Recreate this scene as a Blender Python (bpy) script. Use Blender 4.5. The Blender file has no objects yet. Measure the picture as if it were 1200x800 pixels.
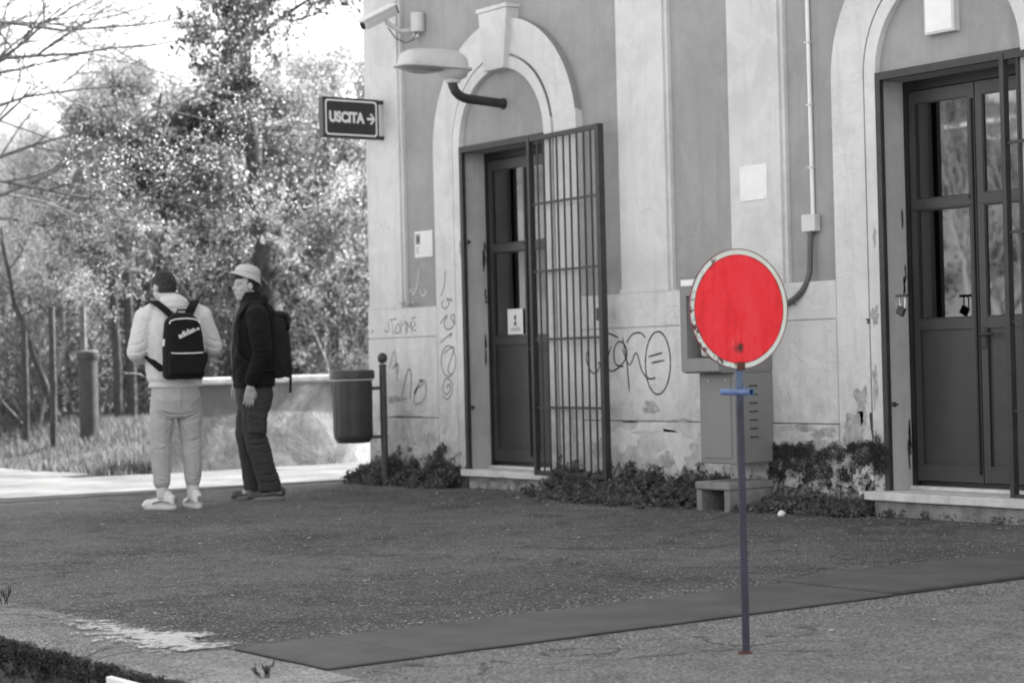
import bpy, bmesh, math, random
import numpy as np
from mathutils import Vector, Matrix, Euler, noise
R = math.radians
PI = math.pi
random.seed(7); np.random.seed(7)
S = bpy.context.scene
COL = S.collection

# ------------------------------------------------------------------ camera
cam = bpy.data.cameras.new('camera'); camo = bpy.data.objects.new('camera', cam); COL.objects.link(camo)
cam.sensor_width = 36.0; cam.lens = 2316.5 / 1200 * 36
cam.clip_end = 1500; cam.clip_start = .1
YAW, PITCH, ROLL = R(36.2628), R(.5499), R(-1.4036)
_F = Vector((math.sin(YAW)*math.cos(PITCH), math.cos(YAW)*math.cos(PITCH), math.sin(PITCH)))
_R0 = Vector((math.cos(YAW), -math.sin(YAW), 0)); _U0 = _R0.cross(_F)
_R = math.cos(ROLL)*_R0 + math.sin(ROLL)*_U0; _U = -math.sin(ROLL)*_R0 + math.cos(ROLL)*_U0
M = Matrix((( _R.x,_U.x,-_F.x,0),(_R.y,_U.y,-_F.y,0),(_R.z,_U.z,-_F.z,1.0),(0,0,0,1)))
camo.matrix_world = M
cam.dof.use_dof = True; cam.dof.focus_distance = 9.0; cam.dof.aperture_fstop = 3.4
S.camera = camo

# ------------------------------------------------------------------ world + sun
SUN_EL, SUN_AZ = R(44), R(97)          # azimuth from +Y towards +X: the sun stands behind the station
W = bpy.data.worlds.new("World"); S.world = W; W.use_nodes = True
nt = W.node_tree; nt.nodes.clear()
sky = nt.nodes.new('ShaderNodeTexSky'); sky.sky_type = 'NISHITA'; sky.sun_disc = False
sky.sun_elevation = SUN_EL; sky.sun_rotation = SUN_AZ; sky.air_density = 1.0; sky.dust_density = 1.5; sky.ozone_density = 1
bw = nt.nodes.new('ShaderNodeRGBToBW'); bg = nt.nodes.new('ShaderNodeBackground'); wo = nt.nodes.new('ShaderNodeOutputWorld')
nt.links.new(sky.outputs[0], bw.inputs[0]); nt.links.new(bw.outputs[0], bg.inputs[0]); nt.links.new(bg.outputs[0], wo.inputs[0])
bg.inputs[1].default_value = .15
sun = bpy.data.lights.new('sun', 'SUN'); sun.energy = 4.8; sun.angle = R(.55); sun.color = (1, .995, .985)
so = bpy.data.objects.new('sun', sun); COL.objects.link(so)
sd = Vector((math.sin(SUN_AZ)*math.cos(SUN_EL), math.cos(SUN_AZ)*math.cos(SUN_EL), math.sin(SUN_EL)))
so.rotation_euler = sd.to_track_quat('Z', 'Y').to_euler()
S.view_settings.view_transform = 'Standard'; S.view_settings.look = 'None'
S.view_settings.exposure = 2.1; S.view_settings.gamma = 1
S.render.engine = 'CYCLES'
S.cycles.max_bounces = 6; S.cycles.diffuse_bounces = 3; S.cycles.transparent_max_bounces = 8
try: S.cycles.use_denoising = True
except Exception: pass

# ------------------------------------------------------------------ materials
def g3(v): return (v, v, v, 1) if not isinstance(v, tuple) else (*v, 1)
class MT:
    def __init__(s, name):
        s.m = bpy.data.materials.new(name); s.m.use_nodes = True; s.n = s.m.node_tree
        s.b = s.n.nodes['Principled BSDF']; s.out = s.n.nodes['Material Output']
        s.geo = s.n.nodes.new('ShaderNodeNewGeometry'); s.pos = s.geo.outputs['Position']
    def node(s, t, **k):
        x = s.n.nodes.new(t)
        for a, v in k.items(): setattr(x, a, v)
        return x
    def link(s, a, b): s.n.links.new(a, b)
    def scaled(s, sc):
        m = s.node('ShaderNodeMapping'); m.inputs['Scale'].default_value = sc; s.link(s.pos, m.inputs[0]); return m.outputs[0]
    def noise(s, scale, detail=4, rough=.55, vec=None, dist=0):
        x = s.node('ShaderNodeTexNoise'); x.inputs['Scale'].default_value = scale; x.inputs['Detail'].default_value = detail
        x.inputs['Roughness'].default_value = rough; x.inputs['Distortion'].default_value = dist
        s.link(vec or s.pos, x.inputs['Vector']); return x.outputs['Fac']
    def vor(s, scale, feature='F1', out='Distance', vec=None):
        x = s.node('ShaderNodeTexVoronoi', feature=feature); x.inputs['Scale'].default_value = scale
        s.link(vec or s.pos, x.inputs['Vector']); return x.outputs[out]
    def ramp(s, f, *st):
        x = s.node('ShaderNodeValToRGB'); e = x.color_ramp.elements
        while len(e) < len(st): e.new(.5)
        for el, (p, v) in zip(e, st): el.position = p; el.color = g3(v)
        s.link(f, x.inputs[0]); return x.outputs[0]
    def mix(s, f, a, b, mode='MIX'):
        x = s.node('ShaderNodeMix', data_type='RGBA', blend_type=mode); i = x.inputs
        for k, v in ((0, f), (6, a), (7, b)):
            if isinstance(v, bpy.types.NodeSocket): s.link(v, i[k])
            elif k == 0: i[k].default_value = v
            else: i[k].default_value = g3(v)
        return x.outputs[2]
    def math(s, op, a, b=None, clamp=False):
        x = s.node('ShaderNodeMath', operation=op, use_clamp=clamp)
        for sock, v in zip(x.inputs, (a, b)):
            if v is None: continue
            if isinstance(v, bpy.types.NodeSocket): s.link(v, sock)
            else: sock.default_value = v
        return x.outputs[0]
    def z(s, axis=2):
        x = s.node('ShaderNodeSeparateXYZ'); s.link(s.pos, x.inputs[0]); return x.outputs[axis]
    def col(s, c):
        if isinstance(c, bpy.types.NodeSocket): s.link(c, s.b.inputs['Base Color'])
        else: s.b.inputs['Base Color'].default_value = g3(c)
    def rough(s, v):
        if isinstance(v, bpy.types.NodeSocket): s.link(v, s.b.inputs['Roughness'])
        else: s.b.inputs['Roughness'].default_value = v
    def bump(s, h, dist=.002, st=1.0):
        x = s.node('ShaderNodeBump'); x.inputs['Distance'].default_value = dist; x.inputs['Strength'].default_value = st
        prev = s.b.inputs['Normal']
        if prev.is_linked: s.link(prev.links[0].from_socket, x.inputs['Normal'])
        s.link(h, x.inputs['Height']); s.link(x.outputs[0], prev)

def simple(name, c, rough=.6, var=.15, sc=6, bump=.0, bsc=60, metal=0, spec=.5):
    m = MT(name)
    n = m.noise(sc, 5, .6)
    lo = tuple(v*(1-var) for v in c) if isinstance(c, tuple) else c*(1-var)
    hi = tuple(min(1, v*(1+var)) for v in c) if isinstance(c, tuple) else c*(1+var)
    m.col(m.ramp(n, (.3, lo), (.7, hi))); m.rough(rough)
    m.b.inputs['Metallic'].default_value = metal; m.b.inputs['Specular IOR Level'].default_value = spec
    if bump: m.bump(m.noise(bsc, 3), bump)
    return m.m

def plaster(name, base, stain=.5, low=False):
    m = MT(name)
    a = m.noise(1.1, 6, .65, dist=.6); b = m.noise(7, 5, .6); 
    c = m.mix(m.ramp(a, (.40, 0), (.62, 1)), base, base*.83)
    c = m.mix(m.ramp(m.noise(2.6, 6, .7, dist=1.0), (.55, 0), (.60, .3)), c, min(.8, base*1.10))
    c = m.mix(m.ramp(b, (.50, 0), (.72, stain*.8)), c, base*.78)
    # run-off streaks
    st = m.noise(3.0, 5, .6, vec=m.scaled((4, 4, .45)))
    c = m.mix(m.ramp(st, (.50, 0), (.74, stain*.8)), c, base*.68)
    # hairline cracks
    cr = m.vor(1.1, 'DISTANCE_TO_EDGE', vec=m.mix(1.0, m.pos, m.mix(1.0, m.node_noise_col(3.5), .55, 'MULTIPLY'), 'ADD'))
    crm = m.math('MULTIPLY', m.ramp(cr, (.0, 1), (.004, 0)), m.ramp(m.noise(.9, 2), (.60, 0), (.66, .6)))
    c = m.mix(crm, c, base*.45)
    # chips
    ch = m.noise(16, 6, .7)
    c = m.mix(m.ramp(ch, (.70, 0), (.73, .6)), c, min(.8, base*1.25))
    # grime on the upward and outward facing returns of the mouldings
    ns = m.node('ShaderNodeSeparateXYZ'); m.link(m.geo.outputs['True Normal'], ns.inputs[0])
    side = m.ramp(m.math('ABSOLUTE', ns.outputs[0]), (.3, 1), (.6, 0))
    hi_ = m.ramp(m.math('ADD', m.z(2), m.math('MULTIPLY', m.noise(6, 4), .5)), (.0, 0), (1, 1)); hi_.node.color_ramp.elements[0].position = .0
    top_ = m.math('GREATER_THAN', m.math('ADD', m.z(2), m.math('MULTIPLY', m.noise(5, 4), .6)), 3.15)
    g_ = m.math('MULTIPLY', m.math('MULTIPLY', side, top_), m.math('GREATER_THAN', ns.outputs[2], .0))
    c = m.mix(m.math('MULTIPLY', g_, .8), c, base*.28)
    if low:
        z = m.z(2)
        zz = m.math('ADD', z, m.math('MULTIPLY', m.math('SUBTRACT', m.noise(2.2, 6, .7, dist=.8), .5), 1.0))
        w = m.ramp(zz, (.25, 1), (.85, 0))
        c = m.mix(m.math('MULTIPLY', w, m.ramp(m.noise(9, 6, .7), (.35, .15), (.6, .95))), c, base*.5)
        zz2 = m.math('ADD', z, m.math('MULTIPLY', m.math('SUBTRACT', m.noise(4.5, 6, .75, dist=1.2), .5), 1.2))
        w2 = m.ramp(zz2, (.15, 1), (.20, 0))
        c = m.mix(w2, c, m.mix(m.ramp(m.noise(30, 4), (.4, 0), (.6, 1)), .06, .2))
        m.bump(w2, .006, -1)
        m.bump(m.ramp(m.noise(6, 6, .7), (.45, 0), (.55, 1)), .003)
    m.col(c); m.rough(.9); m.b.inputs['Specular IOR Level'].default_value = .2
    m.bump(m.noise(2.5, 4), .008); m.bump(m.noise(90, 3), .0012)
    return m.m
def _nnc(s, sc):
    x = s.node('ShaderNodeTexNoise'); x.inputs['Scale'].default_value = sc; s.link(s.pos, x.inputs['Vector']); return x.outputs['Color']
MT.node_noise_col = _nnc

def asphalt(name, lo, hi, spk=.35):
    m = MT(name)
    big = m.noise(.55, 5, .6, dist=.5); med = m.noise(5, 5, .7)
    c = m.mix(m.ramp(big, (.35, 0), (.68, 1)), lo, hi)
    c = m.mix(m.ramp(m.noise(1.7, 6, .75, dist=1.5), (.50, 0), (.62, .75)), c, lo*.62)
    near = m.ramp(m.math('MULTIPLY', m.math('ADD', m.z(1), m.math('MULTIPLY', m.noise(3), .8)), .1), (.56, .75), (.68, 0))
    c = m.mix(near, c, hi*1.45)
    ck = m.vor(.55, 'DISTANCE_TO_EDGE', vec=m.mix(1.0, m.pos, m.mix(1.0, m.node_noise_col(2.2), .7, 'MULTIPLY'), 'ADD'))
    c = m.mix(m.math('MULTIPLY', m.ramp(ck, (.0, 1), (.010, 0)), m.ramp(m.noise(.8, 3), (.50, 0), (.56, .8))), c, .02)
    c = m.mix(m.ramp(med, (.45, 0), (.75, .6)), c, lo*.7)
    g = m.vor(115, out='Color'); gv = m.node('ShaderNodeSeparateColor'); m.link(g, gv.inputs[0])
    c = m.mix(m.ramp(gv.outputs[0], (.0, 0), (1, .8)), c, m.mix(1, c, 1.9, 'MULTIPLY'))
    c = m.mix(m.ramp(gv.outputs[1], (.86, 0), (.93, spk)), c, .55)
    c = m.mix(m.ramp(gv.outputs[2], (.80, 0), (.9, .6)), c, .03)
    m.col(c); m.rough(.93); m.b.inputs['Specular IOR Level'].default_value = .25
    m.bump(m.vor(115), .006); m.bump(m.noise(30, 4), .006); m.bump(m.noise(2, 3), .02)
    return m.m

def leafmat(name, lo, hi, trans=.35):
    m = MT(name); m.n.nodes.remove(m.b)
    oi = m.node('ShaderNodeAttribute'); oi.attribute_name = 'tone'
    c = m.ramp(oi.outputs['Fac'], (0, lo), (1, hi))
    d = m.node('ShaderNodeBsdfPrincipled'); t = m.node('ShaderNodeBsdfTranslucent'); mx = m.node('ShaderNodeMixShader')
    m.link(c, d.inputs['Base Color']); m.link(c, t.inputs[0]); d.inputs['Roughness'].default_value = .6
    d.inputs['Specular IOR Level'].default_value = .2
    mx.inputs[0].default_value = trans; m.link(d.outputs[0], mx.inputs[1]); m.link(t.outputs[0], mx.inputs[2]); m.link(mx.outputs[0], m.out.inputs[0])
    return m.m

def glassmat(name):
    m = MT(name); m.n.nodes.remove(m.b)
    tr = m.node('ShaderNodeBsdfTransparent'); tr.inputs[0].default_value = (.35, .35, .35, 1)
    gl = m.node('ShaderNodeBsdfGlossy'); gl.inputs['Roughness'].default_value = .015; gl.inputs[0].default_value = (.9, .9, .9, 1)
    fr = m.node('ShaderNodeFresnel'); fr.inputs[0].default_value = 2.6
    mx = m.node('ShaderNodeMixShader'); m.link(fr.outputs[0], mx.inputs[0]); m.link(tr.outputs[0], mx.inputs[1]); m.link(gl.outputs[0], mx.inputs[2])
    m.link(mx.outputs[0], m.out.inputs[0]); return m.m

K = {}
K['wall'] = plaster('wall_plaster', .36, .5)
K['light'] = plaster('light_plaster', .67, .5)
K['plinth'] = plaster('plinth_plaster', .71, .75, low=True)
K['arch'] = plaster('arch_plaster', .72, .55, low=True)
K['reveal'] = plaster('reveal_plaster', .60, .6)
K['stone'] = simple('door_step_stone', .62, .8, .2, 9, .003, 40)
K['rubble'] = simple('rubble_stone', .26, .9, .6, 14, .02, 18)
K['iron'] = simple('dark_iron', .035, .5, .35, 12, .0008, 150)
K['gateiron'] = simple('gate_iron', .034, .55, .3, 12, .0006, 150)
K['door'] = simple('door_paint', .045, .42, .22, 3.5, .0006, 120)
K['doorframe'] = simple('door_frame_paint', .016, .4, .25, 5, .0005, 120)
K['glass'] = glassmat('door_glass')
K['black'] = simple('black_void', .008, .8, .1)
K['inside'] = simple('interior_paint', .12, .9, .1)
K['asphalt'] = asphalt('platform_asphalt', .064, .126)
K['path'] = simple('path_gravel', .10, .95, .5, 1.6, .012, 30)
K['kerb'] = asphalt('kerb_concrete', .12, .21, .5)
K['riser'] = simple('riser_concrete', .28, .92, .4, 7, .006, 60)
K['fade'] = simple('cropped_hair', .028, .8, .3, 60)
K['mat'] = simple('rubber_mat', .080, .8, .28, 3.5, .0015, 160)
K['earth'] = simple('earth', .08, .95, .4, 3, .03, 12)
K['bark'] = simple('bark', .055, .9, .4, 14, .015, 30)
K['greybark'] = simple('grey_bark', .11, .9, .35, 14, .01, 30)
K['coping'] = simple('coping_render', .30, .9, .25, 6, .006, 40)
K['palebark'] = simple('pale_twig', .23, .9, .3, 14)
K['leafdark'] = leafmat('ivy_leaf', .03, .16, .35)
K['leafmid'] = leafmat('evergreen_leaf', .11, .34, .55)
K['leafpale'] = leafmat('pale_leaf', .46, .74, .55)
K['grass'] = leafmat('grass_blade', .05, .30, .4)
K['grassshade'] = leafmat('ditch_grass', .015, .13, .3)  # darker copy of the grass, ditch shade put into the blade colour
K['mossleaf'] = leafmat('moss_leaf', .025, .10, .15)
K['weed'] = leafmat('weed_leaf', .035, .21, .35)
K['bin'] = simple('bin_plastic', .042, .45, .2, 8, .0008, 90)
K['post'] = simple('post_paint', .05, .5, .25, 12, .0008, 120)
K['cab'] = simple('cabinet_paint', .225, .5, .08, 4, .0003, 200)
K['cabdark'] = simple('cabinet_recess', .05, .5, .1)
K['white'] = simple('white_paint', .82, .5, .06, 8)
K['offwhite'] = simple('offwhite_plastic', .6, .45, .08, 6)
K['lampshell'] = simple('lamp_shell', .58, .45, .1, 8, .0005, 40)
K['lampglass'] = simple('lamp_diffuser', .3, .25, .15, 8)
K['conc'] = simple('concrete', .24, .92, .3, 9, .006, 60)
K['signface'] = simple('sign_face', .035, .35, .1, 6)
K['hose'] = simple('grey_hose', .09, .5, .1)
K['wood'] = simple('weathered_wood', .13, .9, .4, 10, .01, 40)
K['ballast'] = simple('track_ballast', .30, .95, .3, 9, .02, 25)
K['hill'] = simple('hill_scrub', .11, .95, .6, .35, .5, .8)
K['paper'] = simple('paper', .72, .8, .05)
K['ink'] = simple('print_ink', .05, .8, .1)
K['chip'] = simple('exposed_render', .36, .95, .35, 20, .006, 50)
K['chiplight'] = simple('fresh_render', .62, .95, .1, 14, .004, 50)
K['chipdark'] = simple('damp_crust', .07, .95, .6, 26, .01, 60)
K['spray'] = simple('spray_paint', .07, .85, .2, 20)
K['sprayfaint'] = simple('faint_spray_paint', .33, .9, .15, 20)
K['spraypale'] = simple('pale_spray_paint', .55, .9, .15, 20)
K['steel'] = simple('brushed_steel', .5, .3, .1, metal=1)
# low rendered wall: whitewash with dark damp patches
m = MT('damp_render'); n1 = m.noise(2.0, 6, .65, dist=.7); zz = m.z(2)
f = m.math('ADD', n1, m.math('MULTIPLY', zz, -.12)); f = m.math('ADD', f, m.math('MULTIPLY', m.math('SUBTRACT', m.z(0), 9.6), .12))
m.col(m.ramp(f, (.36, .11), (.48, .19), (.58, .30), (.70, .58))); m.rough(.95); m.bump(m.noise(12, 6, .7), .01); K['damp'] = m.m
# sign disc: red paint with wear
m = MT('red_sign_paint'); v = m.math('ADD', m.math('MULTIPLY', m.noise(5, 6, .7, vec=m.scaled((4, 4, .6))), .6), m.math('MULTIPLY', m.noise(16, 6, .75, dist=.8), .4))
c = m.ramp(v, (.32, (.60, .006, .014)), (.48, (.80, .014, .026)), (.62, (.82, .035, .05)), (.76, (.80, .16, .17)))
r1 = m.node('ShaderNodeVectorMath', operation='DISTANCE'); m.link(m.pos, r1.inputs[0]); r1.inputs[1].default_value = (4.53, 4.9, 1.022)
w = m.ramp(m.math('ADD', r1.outputs['Value'], m.math('MULTIPLY', m.math('SUBTRACT', m.noise(60, 4), .5), .03)), (.010, .92), (.026, 0))
c = m.mix(w, c, (.05, .008, .008))
r2 = m.node('ShaderNodeVectorMath', operation='DISTANCE'); m.link(m.pos, r2.inputs[0]); r2.inputs[1].default_value = (4.538, 4.907, 1.154)
e_ = m.math('ADD', r2.outputs['Value'], m.math('MULTIPLY', m.math('SUBTRACT', m.noise(45, 5, .7), .5), .022))
c = m.mix(m.ramp(e_, (.1795, 0), (.1825, .85)), c, (.07, .012, .018))
c = m.mix(m.ramp(m.noise(70, 4, .7), (.70, 0), (.73, .6)), c, (.16, .01, .014))
c = m.mix(m.ramp(m.noise(9, 6, .75, vec=m.scaled((5, 5, .7))), (.60, 0), (.66, .55)), c, (.80, .11, .13))
m.col(c); m.rough(m.ramp(m.noise(9), (.3, .35), (.7, .6))); m.bump(m.noise(25, 4), .0006); K['red'] = m.m
m = MT('chipped_white_rim'); zc = m.z(2)
v = m.noise(38, 6, .7); lo = m.math('SUBTRACT', 1.16, zc)
f = m.math('ADD', m.math('ADD', v, m.math('MULTIPLY', lo, .22)), m.math('MULTIPLY', m.math('SUBTRACT', 4.53, m.z(0)), .45)); chip = m.ramp(f, (.60, 0), (.64, 1))
rust = m.mix(m.noise(60), (.16, .06, .03), (.05, .03, .05))
base = m.mix(m.ramp(m.noise(14, 5), (.45, 0), (.7, .5)), (.66, .72, .68), (.6, .55, .42))
m.col(m.mix(chip, base, rust)); m.rough(.55); m.bump(chip, .0006, -1); K['rim'] = m.m
K['rimedge'] = simple('red_rim_edge', (.16, .05, .07), .6, .4, 30)
m = MT('worn_blue_post_paint'); v = m.noise(22, 6, .7, vec=m.scaled((1, 1, .35)))
m.col(m.ramp(v, (.34, (.020, .018, .026)), (.52, (.03, .03, .055)), (.64, (.04, .035, .07)), (.76, (.10, .085, .095)))); m.rough(.5); m.bump(v, .0008); m.col(m.mix(m.ramp(m.math('ADD', m.z(2), m.math('MULTIPLY', v, .2)), (.93, 0), (1.02, .75)), m.b.inputs['Base Color'].links[0].from_socket, (.10, .15, .25))); K['bluepost'] = m.m
K['bluebar'] = simple('blue_handle_paint', (.075, .13, .29), .45, .35, 30, .0006, 90)
K['rust'] = simple('rust', (.08, .03, .02), .8, .5, 40, .002, 90)
# people
def fabric(name, c, var=.12, folds=.006, sc=7):
    m = MT(name); m.col(m.ramp(m.noise(sc, 5, .6), (.3, c*(1-var)), (.7, c*(1+var)))); m.rough(.9)
    m.b.inputs['Specular IOR Level'].default_value = .15; m.b.inputs['Sheen Weight'].default_value = .03
    m.bump(m.noise(6, 4, .55, dist=2.0), folds); m.bump(m.noise(400, 2), .0006); return m.m
K['hoodie'] = fabric('hoodie_fabric', .60, .08, .012); K['joggers'] = fabric('jogger_fabric', .41, .08, .012)
K['jacket'] = fabric('jacket_fabric', .013, .15, .012); K['cargo'] = fabric('cargo_fabric', .052, .12, .012)
K['pack'] = fabric('pack_fabric', .012, .15, .004); K['pack2'] = fabric('pack_canvas', .022, .2, .006)
K['hat'] = fabric('hat_fabric', .52, .06, .003); K['hair'] = simple('dark_hair', .014, .6, .4, 90, .004, 200)
K['skin'] = simple('skin', .44, .5, .06, 20, .0005, 200); K['eye'] = simple('eye_dark', .02, .3, .1)
K['lip'] = simple('lip', .2, .5, .1)
K['shoewhite'] = simple('white_shoe', .66, .5, .1, 20); K['shoedark'] = simple('dark_shoe', .05, .5, .2, 20)
K['sole'] = simple('pale_sole', .6, .6, .1); K['soledark'] = simple('grey_sole', .2, .6, .1)

# ------------------------------------------------------------------ helpers
def tag(o, label=None, cat=None, group=None, kind=None):
    if label: o['label'] = label
    if cat: o['category'] = cat
    if group: o['group'] = group
    if kind: o['kind'] = kind
    return o
def empty(name, loc=(0,0,0), rz=0, parent=None):
    o = bpy.data.objects.new(name, None); COL.objects.link(o); o.location = loc; o.rotation_euler = (0, 0, rz); o.empty_display_size = .1
    if parent: o.parent = parent
    return o
class MB:
    """collects geometry, world or local coordinates"""
    def __init__(s): s.b = bmesh.new()
    def box(s, x0, x1, y0, y1, z0, z1, bev=0, seg=1):
        r = bmesh.ops.create_cube(s.b, size=1, matrix=Matrix.Translation(((x0+x1)/2,(y0+y1)/2,(z0+z1)/2)) @ Matrix.Diagonal((x1-x0,y1-y0,z1-z0,1)))
        if bev: 
            es = list({e for v in r['verts'] for e in v.link_edges})
            bmesh.ops.bevel(s.b, geom=es, offset=bev, segments=seg, affect='EDGES', profile=.6)
        return s
    def ring(s, c, ax, ay, rx, ry, n):
        return [s.b.verts.new(Vector(c) + ax*rx*math.cos(2*PI*i/n) + ay*ry*math.sin(2*PI*i/n)) for i in range(n)]
    def bridge(s, rings, cap=True):
        n = len(rings[0])
        for a, b in zip(rings, rings[1:]):
            for i in range(n): s.b.faces.new((a[i], a[(i+1)%n], b[(i+1)%n], b[i]))
        if cap: s.b.faces.new(rings[0][::-1]); s.b.faces.new(rings[-1])
        return s
    def tube(s, pts, r, n=8, cap=True):
        pts = [Vector(p) for p in pts]; rs = r if isinstance(r, (list, tuple)) else [r]*len(pts)
        t0 = (pts[1]-pts[0]).normalized(); up = Vector((0,0,1)) if abs(t0.z) < .9 else Vector((1,0,0))
        ax = t0.cross(up).normalized(); rings = []
        for i, p in enumerate(pts):
            t = (pts[min(i+1,len(pts)-1)]-pts[max(i-1,0)]).normalized()
            ax = (ax - t*ax.dot(t)).normalized(); ay = t.cross(ax)
            rings.append(s.ring(p, ax, ay, rs[i], rs[i], n))
        return s.bridge(rings, cap)
    def lathe(s, c, prof, n=24, sx=1, sy=1, cap=True):
        rings = [s.ring((c[0],c[1],c[2]+z), Vector((1,0,0)), Vector((0,1,0)), r*sx, r*sy, n) for r, z in prof]
        return s.bridge(rings, cap)
    def stack(s, rows, n=20, p=2.0, cap=True):      # rows: cx, cy, z, rx, ry  (superellipse exponent p)
        rings = []
        for cx, cy, z, rx, ry in rows:
            vs = []
            for i in range(n):
                a = 2*PI*i/n; ca, sa = math.cos(a), math.sin(a)
                vs.append(s.b.verts.new((cx + rx*math.copysign(abs(ca)**(2/p), ca), cy + ry*math.copysign(abs(sa)**(2/p), sa), z)))
            rings.append(vs)
        return s.bridge(rings, cap)
    def ell(s, c, r, rot=(0,0,0), u=16, v=10):
        bmesh.ops.create_uvsphere(s.b, u_segments=u, v_segments=v, radius=1, matrix=Matrix.Translation(c) @ Euler(rot).to_matrix().to_4x4() @ Matrix.Diagonal((*r,1)))
        return s
    def cap(s, a, ra, b, rb, n=12):
        a, b = Vector(a), Vector(b); s.ell(a, (ra,)*3, u=n, v=8); s.ell(b, (rb,)*3, u=n, v=8)
        return s.tube([a, b], [ra, rb], n)
    def chain(s, pts, rs, n=12):
        for i in range(len(pts)-1): s.cap(pts[i], rs[i], pts[i+1], rs[i+1], n)
        return s
    def prism(s, poly, x0, x1, axis=0):              # polygon in the two other axes, extruded along axis
        def mk(u, v, w):
            return {0: (w, u, v), 1: (u, w, v), 2: (u, v, w)}[axis]
        a = [s.b.verts.new(mk(u, v, x0)) for u, v in poly]; b = [s.b.verts.new(mk(u, v, x1)) for u, v in poly]
        n = len(poly); s.b.faces.new(a); s.b.faces.new(b[::-1])
        for i in range(n): s.b.faces.new((a[i], b[i], b[(i+1)%n], a[(i+1)%n]))
        return s
    def mesh(s, name, recalc=True):
        if recalc: bmesh.ops.recalc_face_normals(s.b, faces=s.b.faces)
        m = bpy.data.meshes.new(name); s.b.to_mesh(m); s.b.free(); return m
    def build(s, name, mat, parent=None, smooth=False, loc=None, label=None):
        me = s.mesh(name); me.materials.append(mat)
        if smooth:
            for p in me.polygons: p.use_smooth = True
            try: me.set_sharp_from_angle(angle=R(38))
            except Exception: pass
        o = bpy.data.objects.new(name, me); COL.objects.link(o)
        if parent: o.parent = parent
        if loc: o.location = loc
        if label: o['label'] = label
        return o
def obj(name, me, mat, parent=None):
    if mat and not me.materials: me.materials.append(mat)
    o = bpy.data.objects.new(name, me); COL.objects.link(o)
    if parent: o.parent = parent
    return o
def remesh(mb, name, mat, voxel, parent=None, smooth=4, wrinkle=0, wsc=9, ratio=None, loc=None, creases=None, ax=0):
    me = mb.mesh(name + '_raw'); o = bpy.data.objects.new(name + '_raw', me); COL.objects.link(o)
    md = o.modifiers.new('r', 'REMESH'); md.mode = 'VOXEL'; md.voxel_size = voxel; md.use_smooth_shade = True
    if smooth: sm = o.modifiers.new('s', 'SMOOTH'); sm.iterations = smooth; sm.factor = .5
    if ratio: d = o.modifiers.new('d', 'DECIMATE'); d.ratio = ratio
    bpy.context.view_layer.update()
    dg = bpy.context.evaluated_depsgraph_get(); nm = bpy.data.meshes.new_from_object(o.evaluated_get(dg))
    bpy.data.objects.remove(o); bpy.data.meshes.remove(me); nm.name = name
    if wrinkle:
        ns = [v.normal.copy() for v in nm.vertices]
        for v, nn in zip(nm.vertices, ns):
            q = v.co
            w = noise.noise(Vector((q.x*wsc, q.y*wsc, q.z*wsc*.7))) + .4*noise.noise(Vector((q.x*wsc*2+7, q.y*wsc*2, q.z*wsc*1.5)))
            w2 = 1-abs(noise.noise(Vector((q.x*wsc*.8+3, q.y*wsc*.8, q.z*wsc*.9+q.x*wsc*.9))))*2.4
            v.co = q + nn*wrinkle*(w*.6 + w2*.6)
    if creases:      # sewn seams and folds: segments (u0, z0, u1, z1, width, depth) pressed into the side that faces out
        ns = [v.normal.copy() for v in nm.vertices]; oth = 1 - ax
        for v, nn in zip(nm.vertices, ns):
            if nn[oth] > .35: continue
            u, z = v.co[ax], v.co.z; t_ = 0
            for u0, z0, u1, z1, w, dp in creases:
                du, dz = u1-u0, z1-z0; L2 = du*du+dz*dz; k = max(0, min(1, ((u-u0)*du+(z-z0)*dz)/L2))
                bow = .012*math.sin(k*PI); d = math.hypot(u-u0-du*k, z-z0-dz*k+bow); e_ = math.sin(PI*min(1, max(0, .08+k*.9)))
                if d < 3*w: t_ += .8*dp*e_*(-math.exp(-(d/w)**2) + .45*math.exp(-((d-1.6*w)/w)**2))
            v.co += nn*t_
    nm.materials.clear(); nm.materials.append(mat)
    for p in nm.polygons: p.use_smooth = True
    r = obj(name, nm, None, parent)
    if loc: r.location = loc
    return r
def ribbon(mb, pts, w, X, rnd=.15):
    """flat painted stroke on a wall facing -X; pts are (y, z)"""
    P = []
    for i in range(len(pts)-1):
        p0 = pts[max(i-1,0)]; p1 = pts[i]; p2 = pts[i+1]; p3 = pts[min(i+2,len(pts)-1)]
        for k in range(4):
            t = k/4; P.append(tuple(.5*((2*b)+(-a+c)*t+(2*a-5*b+4*c-d)*t*t+(-a+3*b-3*c+d)*t**3) for a,b,c,d in zip(p0,p1,p2,p3)))
    P.append(pts[-1]); prev = None
    for i, p in enumerate(P):
        q = P[min(i+1,len(P)-1)]; o = P[max(i-1,0)]; d = Vector((q[0]-o[0], q[1]-o[1]))
        if d.length < 1e-6: continue
        d.normalize(); nrm = Vector((-d.y, d.x)); ww = w*(1+random.uniform(-rnd, rnd))/2*(.6 if i in (0, len(P)-1) else 1)
        a = mb.b.verts.new((X, p[0]+nrm.x*ww, p[1]+nrm.y*ww)); b = mb.b.verts.new((X, p[0]-nrm.x*ww, p[1]-nrm.y*ww))
        if prev: mb.b.faces.new((prev[0], a, b, prev[1]))
        prev = (a, b)
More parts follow.
